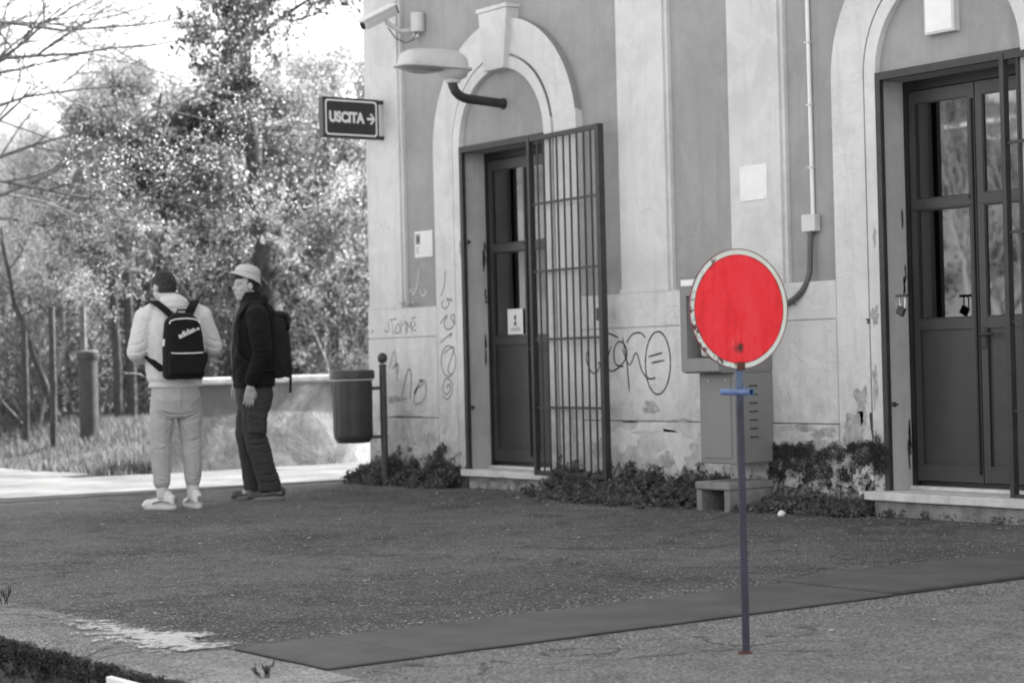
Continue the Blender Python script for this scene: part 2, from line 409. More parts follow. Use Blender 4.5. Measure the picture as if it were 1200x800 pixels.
def text(body, size, name, mat, parent, M4, bold=.0, extrude=.0006, shear=0, align='CENTER', sx=1):
    cu = bpy.data.curves.new(name, 'FONT'); cu.body = body; cu.size = size; cu.offset = bold; cu.extrude = extrude; cu.shear = shear
    cu.align_x = align; cu.align_y = 'CENTER'; cu.space_character = 1.0
    o = bpy.data.objects.new(name+'_t', cu); COL.objects.link(o); bpy.context.view_layer.update()
    me = bpy.data.meshes.new_from_object(o.evaluated_get(bpy.context.evaluated_depsgraph_get()))
    bpy.data.objects.remove(o); me.transform(Matrix.Diagonal((sx,1,1,1))); me.transform(M4); me.materials.clear(); me.materials.append(mat)
    return obj(name, me, None, parent)

def quads(name, C3, A, B, tone, mat, parent=None, tri=False):
    """leaf faces: centres, half axes A and B, tone per leaf; pointed leaf of 4 vertices"""
    n = len(C3); V = np.empty((n, 4, 3)); V[:,0] = C3-A; V[:,1] = C3+B*.9-A*.1; V[:,2] = C3+A; V[:,3] = C3-B*.9-A*.1
    me = bpy.data.meshes.new(name); me.vertices.add(n*4); me.vertices.foreach_set('co', V.astype(np.float32).ravel())
    me.loops.add(n*4); me.loops.foreach_set('vertex_index', np.arange(n*4, dtype=np.int32))
    me.polygons.add(n); me.polygons.foreach_set('loop_start', np.arange(0, n*4, 4, dtype=np.int32))
    try: me.polygons.foreach_set('loop_total', np.full(n, 4, dtype=np.int32))
    except Exception: pass
    me.update(calc_edges=True)
    at = me.attributes.new('tone', 'FLOAT', 'FACE'); at.data.foreach_set('value', np.clip(tone, 0, 1).astype(np.float32))
    me.materials.append(mat); return obj(name, me, None, parent)
def rdir(n, rng):
    v = rng.normal(size=(n, 3)); return v/np.linalg.norm(v, axis=1)[:, None]
def leaves(name, centers, spread, per, size, mat, parent=None, seed=0, tonevar=.35, droop=0, aspect=.55):
    """clumps of leaves: centers (N,3); spread (rx,ry,rz); per leaves each"""
    rng = np.random.default_rng(seed); c = np.repeat(np.asarray(centers, float), per, axis=0); n = len(c)
    clump_t = np.repeat(rng.uniform(.15, .85, len(centers)), per)
    d = rdir(n, rng)*np.asarray(spread)*(rng.uniform(0, 1, (n,1))**.5); c = c + d
    a = rdir(n, rng); a[:,2] -= droop; a /= np.linalg.norm(a, axis=1)[:, None]; b = np.cross(a, rdir(n, rng)); b /= np.linalg.norm(b, axis=1)[:, None]+1e-9
    s = size*rng.uniform(.55, 1.35, (n,1))
    return quads(name, c, a*s, b*s*aspect, clump_t*.6 + rng.uniform(0, 1, n)*tonevar, mat, parent)
def blades(name, pts, h, w, mat, parent=None, seed=0, lean=.5):
    rng = np.random.default_rng(seed); p = np.asarray(pts, float); n = len(p)
    hh = h*rng.uniform(.45, 1.25, n) if np.isscalar(h) else h*rng.uniform(.5, 1.2, n)
    ang = rng.uniform(0, 2*PI, n); L = rng.uniform(.05, lean, n)*hh
    up = np.stack([np.cos(ang)*L, np.sin(ang)*L, hh], 1)/2
    a2 = rng.uniform(0, 2*PI, n); b = np.stack([np.cos(a2), np.sin(a2), 0*a2], 1)*w*rng.uniform(.6, 1.4, (n,1))
    return quads(name, p+up, up, b, rng.uniform(0, 1, n), mat, parent)

# ================================================================== GROUND AND SETTING
def h_ground(x, y):
    if x < 2.86: return -.42 + .04*max(0, min(1, (x-2.0)/.8)) + .03*noise.noise(Vector((x*.8, y*.8, 0)))
    e = max(min(x-7.9, y-17.3), min(y-21.5, 8), 0) if x < 60 else 5
    t = min(e/2.6, 1); t = t*t*(3-2*t)
    return -.02 + t*(.38 + .1*noise.noise(Vector((x*.3, y*.3, 3)))) + max(0, min(y-30, 60))*.01
def sheet(name, xs, ys, f, mat, kind='structure'):
    V = [(x, y, f(x, y)) for y in ys for x in xs]; n = len(xs)
    Fc = [(j*n+i, j*n+i+1, (j+1)*n+i+1, (j+1)*n+i) for j in range(len(ys)-1) for i in range(n-1)]
    me = bpy.data.meshes.new(name); me.from_pydata(V, [], Fc)
    for p in me.polygons: p.use_smooth = True
    me.materials.append(mat); o = obj(name, me, None); o['kind'] = kind; return o
fr = lambda a, b, s: list(np.arange(a, b, s))
xs = [-400, -200, -120, -80] + fr(-60, -4, 4) + fr(-4, 1.9, .8) + [2.0, 2.2, 2.4, 2.6, 2.85, 2.87] + fr(3.2, 24, .4) + fr(24, 60, 6) + [80, 150, 400]
ys = [-400, -150, -60] + fr(-30, 0, 4) + fr(0, 16, 1) + fr(16, 36, .4) + fr(36, 70, 5) + [90, 150, 400]
sheet('ground', xs, ys, h_ground, K['earth'])
# wooded hillside across the tracks (seen in the door glass)
def h_hill(x, y):
    d = (-x - 24); r = max(0, d)*.75
    ridge = 9.2 + 3.6*(1/(1+math.exp(-max(-60,min(60,(y-47.9)/.8))))) + max(0, y-52)*.10
    return -.6 + min(r, ridge*(.9+.1*math.sin(y*.21))) + .5*noise.noise(Vector((x*.25, y*.25, 1))) * min(1, r)
sheet('hillside', fr(-110, -19, 2.5), fr(-60, 40, 4)+fr(40, 54, .8)+fr(54, 140, 4), h_hill, K['hill'])
far_side = sheet('far_ground', fr(-60, -13, 6), fr(-60, 100, 8), lambda x, y: -.34, K['path'])

sheet('track_bed', fr(-14, 1.9, .53), fr(-30, 60, 1.5), lambda x, y: -.36 + .02*noise.noise(Vector((x*3, y*3, 0))) - .12*max(0, x-1.0), K['ballast'])  # unseen track bed, added pale so sunlit bounce brightens the wall
# platform surface: one slab of worn asphalt, edge stones, path
mb = MB(); mb.box(3.30, 9.6, -14, 17.0, -.4, 0); tag(mb.build('platform', K['asphalt']), kind='structure')
pe = tag(empty('platform_edge'), kind='structure')
rg = random.Random(4); y = -6.0
while y < 16.5:
    L = rg.uniform(.95, 1.1); mb = MB(); z1 = .004 + rg.uniform(-.004, .004)
    x0 = 2.875 + rg.uniform(-.01, .01)
    mb.box(x0, 3.31, y+.006, y+L-.006, -.38, z1)
    bmesh.ops.subdivide_edges(mb.b, edges=[e for e in mb.b.edges if abs((e.verts[0].co-e.verts[1].co).y) > .5], cuts=9, use_grid_fill=True)
    bmesh.ops.subdivide_edges(mb.b, edges=[e for e in mb.b.edges if abs((e.verts[0].co-e.verts[1].co).x) > .3], cuts=4, use_grid_fill=True)
    for v in mb.b.verts:
        q = noise.noise(Vector((v.co.x*5, v.co.y*5, v.co.z*5)))
        if v.co.x < 2.9: v.co.x += .028*q + .01; v.co.z += (-.02*abs(q)*2 if v.co.z > -.05 else 0)
        elif v.co.z > -.05: v.co.z += .006*q
    mb.build('kerb_stone', K['kerb'], pe, smooth=False); y += L
# worn white line painted along the edge stones
m = MT('worn_white_line')
tr = m.node('ShaderNodeBsdfTransparent'); mx = m.node('ShaderNodeMixShader'); n1 = m.noise(4.5, 6, .8, dist=1.2); n2 = m.noise(34, 5, .75)
yy = m.z(1); fade = m.math('MULTIPLY', m.math('ABSOLUTE', m.math('SUBTRACT', yy, 6.65)), .19)
xx = m.math('MULTIPLY', m.math('ABSOLUTE', m.math('SUBTRACT', m.z(0), 3.24)), .8)
f = m.math('SUBTRACT', m.math('SUBTRACT', m.math('ADD', m.math('MULTIPLY', n1, .55), m.math('MULTIPLY', n2, .55)), fade), xx)
m.link(m.ramp(f, (.40, 0), (.47, .9)), mx.inputs[0]); m.col(m.ramp(n2, (.3, .35), (.6, .6))); m.rough(.9)
m.link(tr.outputs[0], mx.inputs[1]); m.link(m.b.outputs[0], mx.inputs[2]); m.link(mx.outputs[0], m.out.inputs[0])
mb = MB(); vs = [mb.b.verts.new(p) for p in ((2.99,6.28,.0135),(3.46,6.28,.0135),(3.46,12.0,.0135),(2.99,12.0,.0135))]; mb.b.faces.new(vs)
tag(mb.build('painted_line', m.m), kind='structure')
# sunlit gravel path beyond the platform
rg = random.Random(2); poly = [(2.9, 14.62)]
for i in range(1, 34): poly.append((2.9+i*.2, 14.62 + .05*noise.noise(Vector((i*.7, 0, 0)))))
poly += [(16, 14.62), (16, 18.6), (11.3, 18.0), (10.6, 17.2), (8.9, 17.15)]
for t in range(0, 14): poly.append((8.25 - .35*min(1, t/5) + .12*noise.noise(Vector((0, t*.9, 5))), 17.2+t*.33))
poly += [(8.7, 22.1), (2.9, 23)]
mb = MB(); mb.prism(poly, -.3, .006, axis=2); bmesh.ops.triangulate(mb.b, faces=[f for f in mb.b.faces if len(f.verts) > 4])
tag(mb.build('path', K['path']), kind='structure')

# loose grit on the asphalt
rng = np.random.default_rng(5)
def grit(name, n, xr, yr, size, mat, z=.004):
    c = np.stack([rng.uniform(*xr, n), rng.uniform(*yr, n), np.full(n, z)], 1)
    return c
def pebbles(name, C3, size, mat, seed=1):
    r = np.random.default_rng(seed); n = len(C3)
    base = np.array([(1,0,0),(0,1,0),(-1,0,0),(0,-1,0),(0,0,.7),(0,0,-.5)], float)
    F8 = np.array([(0,1,4),(1,2,4),(2,3,4),(3,0,4),(1,0,5),(2,1,5),(3,2,5),(0,3,5)])
    a = r.uniform(0, 2*PI, n); s = size*r.uniform(.5, 1.8, n)**1.4
    st = r.uniform(.6, 1.2, (n, 6, 3)); v = base[None]*st
    x = v[...,0]*np.cos(a)[:,None]-v[...,1]*np.sin(a)[:,None]; y_ = v[...,0]*np.sin(a)[:,None]+v[...,1]*np.cos(a)[:,None]
    V = np.stack([x, y_, v[...,2]*.8], 2)*s[:,None,None] + C3[:,None,:]
    Fx = (F8[None] + (np.arange(n)*6)[:,None,None]).reshape(-1, 3)
    me = bpy.data.meshes.new(name); me.from_pydata(V.reshape(-1,3).tolist(), [], Fx.tolist()); me.materials.append(mat)
    return obj(name, me, None)
K['grit'] = simple('grit_stone', .24, .9, .6, 90)
c1 = np.concatenate([np.stack([rng.uniform(3.4, 8.8, 5200), rng.uniform(3.6, 14, 5200), np.zeros(5200)], 1),
                     np.stack([rng.uniform(3.7, 8.5, 3600), rng.normal(5.52, .13, 3600), np.zeros(3600)], 1),
                     np.stack([rng.uniform(2.95, 3.7, 900), rng.uniform(4, 9, 900), np.full(900, .006)], 1),
                     np.stack([rng.uniform(3.7, 8.5, 900), rng.normal(6.34, .08, 900), np.zeros(900)], 1)])
inm = (c1[:,0] > 3.3) & (c1[:,1] > 5.58) & (c1[:,1] < 6.26); c1 = c1[~inm]
tag(pebbles('gravel', c1, .0042, K['grit'], 3), 'fine loose grit scattered over the worn platform asphalt', 'gravel', kind='stuff')

# rubber crossing mats
def mat_panel(x0, x1, y0, y1, z, label, tilt=0):
    mb = MB(); mb.box(x0, x1, y0, y1, 0.001, z, bev=.004)
    k = x0 + .03
    o = mb.build('rubber_mat', K['mat']); tag(o, label, 'rubber mat', 'rubber mats laid across the platform'); return o
mat_panel(3.325, 3.715, 5.60, 6.235, .011, 'short dark rubber mat at the platform edge, end of the strip')
mat_panel(3.719, 6.013, 5.605, 6.24, .0105, 'long flat rubber mat in front of the red disc post')
mat_panel(6.019, 8.9, 5.62, 6.30, .018, 'rubber mat nearest the station wall, slightly raised at its seam')

# ================================================================== STATION BUILDING
st = tag(empty('station_building', (9.05, 4, 0)), 'plastered railway station wall with pilasters and two arched doorways', 'building')
def P(mb, name, mat, smooth=False, parent=None, label=None):
    o = mb.build(name, mat, None, smooth, label=label); par = parent or st; o.parent = par
    inv = Matrix.Translation(-Vector((9.05, 4, 0))) if par is st else None
    if inv is not None: o.data.transform(inv)
    return o
# sub-parts sit under parts whose own origin is the building's, so they share its offset
def SP(mb, name, mat, parent, smooth=False, label=None):
    o = mb.build(name, mat, parent, smooth, label=label); o.data.transform(Matrix.Translation(-Vector((9.05, 4, 0)))); return o
TA, TB = 12.33, 7.855; HW = .56; ZS = 2.70; XW = 9.05
mb = MB()
for y0, y1 in ((TA+.6, 14.29), (TB+.6, TA-.6), (-6, TB-.6)): mb.box(XW, 9.5, y0, y1, -.2, 6.9)
for c in (TA, TB): mb.box(XW, 9.5, c-.6, c+.6, 3.3, 6.9)
P(mb, 'wall', K['wall'])
for c in (TA, TB): mb = MB(); mb.box(9.022, 9.42, c-.6, c+.6, 2.66, 3.3); P(mb, 'tympanum', K['wall'])
mb = MB(); mb.box(9.5, 12.6, 14.1, 14.29, -.2, 6.9); mb.box(9.5, 12.6, -6, -5.8, -.2, 6.9); mb.box(12.4, 12.6, -5.8, 14.1, -.2, 6.9); P(mb, 'rear_wall', K['wall'])
mb = MB(); mb.box(9.5, 12.4, -5.8, 14.1, .1, .14); mb.box(9.5, 12.4, -5.8, 14.1, 3.6, 3.7); P(mb, 'interior_slab', K['inside'])
mb = MB(); mb.box(11.4, 11.5, -5.8, 14.1, .14, 3.6); P(mb, 'interior_partition', K['inside'])
mb = MB(); mb.prism([(8.5, 6.9), (13.1, 6.9), (13.1, 7.0), (10.8, 8.1), (8.5, 7.0)], -6.5, 14.3, axis=1); P(mb, 'roof', K['conc'])
def archband(c, r0, r1, x0, x1, z0=-.15):
    mb = MB(); prof = [(x0, r0), (x0, r1), (x1, r1), (x1, r0)]; path = [(-1, None)] + [(0, PI*i/36) for i in range(37)] + [(1, None)]
    rings = []
    for k, a in path:
        ring = []
        for x, r in prof:
            if k == -1: p = (x, c - r, z0)
            elif k == 1: p = (x, c + r, z0)
            else: p = (x, c - r*math.cos(a), ZS + r*math.sin(a))
            ring.append(mb.b.verts.new(p))
        rings.append(ring)
    return mb.bridge(rings)
for c in (TA, TB):
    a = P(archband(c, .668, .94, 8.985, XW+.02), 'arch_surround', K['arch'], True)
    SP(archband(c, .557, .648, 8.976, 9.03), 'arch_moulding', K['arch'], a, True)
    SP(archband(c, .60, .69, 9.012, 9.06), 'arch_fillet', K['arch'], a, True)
    # keystone
    mb = MB(); mb.prism([(c-.125, 3.245), (c+.125, 3.245), (c+.185, 3.70), (c-.185, 3.70)], 8.93, 9.06, axis=0); ks = P(mb, 'keystone', K['light'])
    mb = MB(); mb.box(8.918, 9.06, c-.198, c+.198, 3.702, 3.732); SP(mb, 'keystone_cap', K['light'], ks)
    # plastered reveals
    for s in (-1, 1):
        mb = MB(); y0, y1 = sorted((c+s*(HW+.003), c+s*.6)); mb.box(9.031, 9.44, y0, y1, .0, 2.66); P(mb, 'door_reveal', K['reveal'])
# plinth pieces between the arches, with string course joint
spans = [(TA+.943, 14.31), (TB+.943, TA-.943), (4.4, TB-.943), (-6, 2.6)]
for y0, y1 in spans:
    mb = MB(); mc = MB(); md = MB()
    mb.box(8.98, XW+.01, y0, y1, .555, 1.206); mc.box(8.983, XW+.01, y0, y1, 1.217, 1.455); md.box(8.972, XW+.01, y0, y1, -.2, .548)
    mc.box(9.0, XW+.01, y0, y1, 1.2, 1.2165)
    P(mb, 'plinth', K['plinth']); P(mc, 'plinth_course', K['plinth']); P(md, 'plinth_base', K['plinth'])
for y0, y1 in ((13.80, 14.305), (10.42, 10.925), (9.28, 9.76), (5.95, 6.43), (4.6, 5.1), (-.5, 0)):
    mb = MB(); mb.box(8.999, XW+.01, y0, y1, 1.456, 6.9); mb.box(9.02, XW+.012, y0-.03, y0-.0005, 1.456, 6.9); pl = P(mb, 'pilaster', K['light'])
    mb = MB(); mb.box(8.988, XW+.01, y0-.012, y1+.012, 1.458, 1.485); SP(mb, 'pilaster_foot', K['light'], pl)
# doorway contents
def doorway(c, x_slab, y0s, y1s, first):
    # slab + rough riser
    mb = MB(); mb.box(x_slab, 9.22, y0s, y1s, .100, .150, bev=.006, seg=2)
    bmesh.ops.subdivide_edges(mb.b, edges=[e for e in mb.b.edges if abs((e.verts[0].co-e.verts[1].co).y) > .5], cuts=14)
    for v in mb.b.verts: v.co.z += .004*noise.noise(v.co*6); v.co.x += .006*noise.noise(v.co*4)
    sl = P(mb, 'doorstep', K['stone'])
    mb = MB(); mb.box(9.185, 9.5, c-HW, c+HW, .10, .168, bev=.004); SP(mb, 'door_sill', K['stone'], sl)
    rg2 = random.Random(int(c*10)); yy = y0s + .05
    mb = MB(); mb.box(x_slab+.05, 9.2, y0s+.04, y1s-.04, -.15, .099); SP(mb, 'riser', K['riser'], sl)
    while first and yy < y1s - .12:
        w = rg2.uniform(.10, .2); mb = MB(); h = rg2.uniform(.08, .12)
        mb.ell((x_slab+.055, yy+w/2, h/2-.02), (.04, w/2, h/2+.005), u=10, v=7)
        for v in mb.b.verts: v.co += v.normal*.012*noise.noise(v.co*22)
        SP(mb, 'stone', K['rubble'] if first else K['kerb'], sl); yy += w*.93
    # iron frame of the gate
    mb = MB(); mb.box(8.972, 9.012, c-HW+.002, c+HW-.002, 2.655, 2.702); mb.box(9.013, 9.10, c-HW+.002, c+HW-.002, 2.664, 2.676)
    fr_ = P(mb, 'gate_frame', K['gateiron'])
    mb = MB(); mb.box(8.972, 9.005, c+HW-.042, c+HW-.002, .152, 2.654); SP(mb, 'frame_stile', K['gateiron'], fr_)
    mb = MB(); mb.box(8.98, 9.012, c-HW+.002, c-HW+.03, .152, 2.654); SP(mb, 'frame_stile', K['gateiron'], fr_)
    for z in ((.62, 1.93) if first else (.66,)):
        mb = MB(); mb.box(8.99, 9.012, c+HW-.075, c+HW-.045, z, z+.03); mb.tube([(9.0, c+HW-.075, z+.015), (9.0, c+HW-.10, z+.015)], .007, 6); SP(mb, 'latch', K['iron'], fr_)
    # wooden/metal double door
    fx = 9.222
    mb = MB(); mb.box(fx, fx+.1, c+.525, c+HW, .17, 2.66); mb.box(fx, fx+.1, c-HW, c-.525, .17, 2.66); mb.box(fx, fx+.1, c-.525, c+.525, 2.60, 2.66)
    mb.box(fx+.03, fx+.08, c-.525, c+.525, .169, .195)
    fr2 = P(mb, 'door_frame', K['doorframe'])
    for sgn, lab in ((1, 'left'), (-1, 'right')):
        a0, a1 = (c+.004, c+.522) if sgn > 0 else (c-.522, c-.004)
        x0, x1 = fx+.006, fx+.06
        mb = MB(); st_ = .05
        mb.box(x0, x1, a0, a0+st_, .20, 2.595); mb.box(x0, x1, a1-st_, a1, .20, 2.595)
        mb.box(x0+.001, x1, a0+st_, a1-st_, 2.52, 2.594); mb.box(x0+.001, x1, a0+st_, a1-st_, .201, .30); mb.box(x0+.001, x1, a0+st_, a1-st_, 1.125, 1.19)
        mb.box(x0-.008, x1-.01, a0+st_, a1-st_, 1.86, 1.925)
        mb.box(x0-.012, x0, a0+st_*.4, a1-st_*.4, 1.868, 1.90)
        dl = P(mb, 'door', K['door'])
        mb = MB(); mb.box(x0+.018, x1-.012, a0+st_, a1-st_, .30, 1.125); SP(mb, 'door_panel', K['door'], dl)
        for z0, z1 in ((1.19, 1.86), (1.925, 2.52)):
            mb = MB(); mb.box(x0+.014, x0+.018, a0+st_, a1-st_, z0, z1); SP(mb, 'glass_pane', K['glass'], dl)
            mb = MB()
            for (u0,u1,v0,v1) in ((a0+st_, a0+st_+.009, z0, z1), (a1-st_-.009, a1-st_, z0, z1), (a0+st_+.009, a1-st_-.009, z0, z0+.009), (a0+st_+.009, a1-st_-.009, z1-.009, z1)):
                mb.box(x0+.004, x0+.0135, u0, u1, v0, v1)
            SP(mb, 'glazing_bead', K['doorframe'], dl)
        if sgn < 0:
            yh = a1 - st_*.5
            mb = MB(); mb.box(x0-.006, x0, yh-.018, yh+.018, 1.00, 1.13, bev=.003); SP(mb, 'lock_plate', K['iron'], dl)
            mb = MB(); mb.chain([(x0-.006, yh, 1.085), (x0-.045, yh, 1.085), (x0-.045, yh-.10, 1.088)], [.009, .009, .008], 8); SP(mb, 'handle', K['iron'], dl, True)
        else:
            mb = MB(); mb.tube([(x0-.006, a0+.02, .25), (x0-.006, a0+.02, 2.5)], .009, 8); SP(mb, 'astragal', K['doorframe'], dl)
    return fr2
doorway(TA, 8.93, 11.70, 12.905, True); doorway(TB, 8.85, 7.15, 8.475, False)
# barred gates, folded open against the wall: 2.53 m high
def gate(name, hinge, end, label, nb=8):
    hx, hy = hinge; ex, ey = end; L = math.hypot(ex-hx, ey-hy); a = math.atan2(ey-hy, ex-hx)
    g = tag(empty(name, (hx, hy, 0), a), label, 'gate', 'barred gates folded open against the wall')
    z0, z1 = .135, 2.675
    mb = MB(); mb.box(0, .032, -.02, .02, z0, z1); mb.build('hinge_stile', K['gateiron'], g)
    mb = MB(); mb.box(L-.045, L, -.024, .024, z0, z1); mb.build('outer_stile', K['gateiron'], g)
    for z, n in ((z0, 'bottom_rail'), (z1-.035, 'top_rail')):
        mb = MB(); mb.box(.032, L-.045, -.015, .015, z, z+.035); mb.build(n, K['gateiron'], g)
    for k in range(1, 5):
        z = z0 + (z1-z0)*k/5; mb = MB(); mb.box(.032, L-.045, -.005, .005, z-.009, z+.009); mb.build('cross_rail', K['gateiron'], g)
    bar = None; n = nb+1
    for i in range(1, n+1):
        x = .032 + (L-.077)*i/(n+1)
        if bar is None:
            mb = MB(); mb.tube([(0, 0, z0+.035), (0, 0, z1-.035)], .0085, 6); bar = mb.build('bar', K['gateiron'], g, True); bar.location = (x, 0, 0)
        else:
            o = bar.copy(); COL.objects.link(o); o.parent = g; o.location = (x, 0, 0)
    mb = MB(); mb.box(L-.085, L-.045, -.02, .02, 1.27, 1.36); mb.build('lock_box', K['iron'], g)
    for z in (.5, 1.4, 2.35):
        mb = MB(); mb.tube([(0, .024, z), (0, .024, z+.09)], .014, 8); mb.build('hinge', K['iron'], g, True)
    return g
gate('barred_gate', (8.945, 11.925), (8.872, 10.965), 'tall open iron gate of vertical bars beside the narrow left doorway')
gate('barred_gate', (8.945, 7.41), (8.86, 6.45), 'open iron gate at the right doorway beside the padlocked frame')

# padlock hanging on the right frame
pk = tag(empty('padlock', (8.955, 8.215, 1.27)), 'small dark padlock with steel shackle on the right doorway frame', 'padlock'); pk.scale = (1.35,)*3
mb = MB(); mb.b; mb.box(-.009, .009, -.02, .02, -.045, -.005, bev=.004, seg=2); o = mb.build('lock_body', K['iron'], pk); o.rotation_euler = (R(28), 0, 0)
mb = MB(); mb.tube([(0, -.012, -.01), (0, -.014, .03), (0, -.006, .048), (0, .008, .048), (0, .016, .03), (0, .015, .0)], .0035, 6); mb.build('shackle', K['steel'], pk, True)
mb = MB(); mb.box(-.004, .004, -.028, .04, .040, .052); mb.build('hasp', K['iron'], pk)

# graffiti, painted on the plaster
def graf(strokes, X, w, mat, label):
    mb = MB()
    for s in strokes: ribbon(mb, s, w, X)
    P(mb, 'graffiti', mat, label=label)
G1= [[(11.309, 1.063), (11.328, 0.993), (11.283, 0.911), (11.219, 0.894), (11.168, 0.96), (11.2, 0.966)], [(11.144, 1.171), (11.064, 1.178), (10.949, 1.142)], [(11.036, 1.088), (11.081, 0.989), (11.059, 0.909), (10.963, 0.928), (10.867, 1.005), (10.879, 1.085), (10.95, 1.116), (11.005, 1.057), (10.994, 0.958), (10.901, 0.937)], [(10.908, 1.145), (10.868, 0.986), (10.846, 0.758)], [(10.911, 1.066), (10.838, 0.946), (10.758, 1.033), (10.702, 0.905), (10.629, 0.85), (10.553, 0.855)], [(10.863, 1.104), (10.799, 1.162), (10.707, 1.173), (10.654, 1.135)], [(10.393, 0.956), (10.399, 0.899), (10.415, 0.847), (10.437, 0.802), (10.466, 0.768), (10.499, 0.746), (10.534, 0.739), (10.569, 0.746), (10.6, 0.768), (10.627, 0.803), (10.647, 0.849), (10.658, 0.902), (10.661, 0.959), (10.654, 1.016), (10.638, 1.069), (10.615, 1.114), (10.585, 1.148), (10.552, 1.17), (10.517, 1.176), (10.483, 1.168), (10.452, 1.145), (10.426, 1.11), (10.406, 1.065), (10.395, 1.012), (10.393, 0.956)], [(10.629, 1.002), (10.472, 1.028)], [(10.6, 0.958), (10.451, 0.976)]]
G2= [[(14.221, 1.284), (14.271, 1.263)], [(14.06, 1.28), (14.0, 1.267), (13.985, 1.353)], [(13.984, 1.363), (13.858, 1.37)], [(13.937, 1.362), (13.923, 1.233)], [(13.86, 1.317), (13.894, 1.254), (13.823, 1.263), (13.828, 1.327), (13.86, 1.317)], [(13.805, 1.241), (13.788, 1.357)], [(13.774, 1.314), (13.722, 1.345), (13.727, 1.239)], [(13.707, 1.249), (13.703, 1.334), (13.667, 1.29), (13.645, 1.342), (13.638, 1.237)], [(13.567, 1.372), (13.644, 1.364), (13.581, 1.319), (13.648, 1.279), (13.572, 1.266)]]
G3= [[(13.13, 1.739), (13.154, 1.606), (13.204, 1.536)], [(13.158, 1.503), (13.196, 1.463), (13.143, 1.43), (13.087, 1.469), (13.121, 1.512), (13.049, 1.488), (13.067, 1.51)], [(13.229, 1.309), (13.127, 1.378)], [(13.109, 1.378), (13.166, 1.317), (13.132, 1.265), (13.04, 1.283), (13.018, 1.375), (13.073, 1.356), (13.003, 1.302)], [(13.236, 1.154), (13.06, 1.232), (13.098, 1.192)], [(13.177, 1.07), (13.029, 1.119), (13.127, 0.946), (13.075, 0.894)], [(13.016, 1.006), (13.021, 0.974), (13.032, 0.944), (13.049, 0.919), (13.071, 0.9), (13.096, 0.888), (13.123, 0.884), (13.149, 0.888), (13.173, 0.901), (13.193, 0.921), (13.209, 0.946), (13.218, 0.976), (13.22, 1.009), (13.215, 1.041), (13.203, 1.07), (13.186, 1.096), (13.164, 1.115), (13.139, 1.127), (13.112, 1.131), (13.086, 1.126), (13.062, 1.113), (13.042, 1.093), (13.027, 1.067), (13.018, 1.038), (13.016, 1.006)], [(13.152, 0.791), (13.125, 0.822), (13.098, 0.781), (13.154, 0.74), (13.207, 0.781), (13.167, 0.863), (13.095, 0.853), (13.069, 0.77), (13.138, 0.703), (13.21, 0.729)]]
G4= [[(13.987, 0.955), (13.901, 1.104), (13.873, 0.847)], [(13.947, 0.955), (13.847, 0.996), (13.87, 0.911)], [(13.821, 0.698), (13.713, 0.931), (13.657, 0.909), (13.685, 0.698)], [(13.626, 0.74), (13.526, 0.845), (13.489, 0.824), (13.585, 0.782), (13.628, 0.677), (13.533, 0.667), (13.447, 0.74), (13.458, 0.845), (13.544, 0.856)]]
G5= [[(13.816, 1.657), (13.78, 1.581), (13.74, 1.611), (13.703, 1.567), (13.662, 1.629)], [(13.617, 1.775), (13.651, 1.607)], [(13.606, 1.605), (13.57, 1.551), (13.512, 1.58), (13.549, 1.603)]]
graf(G1, 8.9795, .0135, K['spray'], 'looping black spray tag ending in a circled equals sign')
graf(G2, 8.982, .007, K['spray'], 'small scribbled dark tag above the plinth line')
graf(G3, 8.984, .0085, K['spray'], 'thin black tag running down the arch leg')
graf(G4, 8.9793, .022, K['sprayfaint'], 'faded grey letters low on the plinth')
graf(G5, 9.049, .012, K['spraypale'], 'pale scrubbed scrawl under the poster')

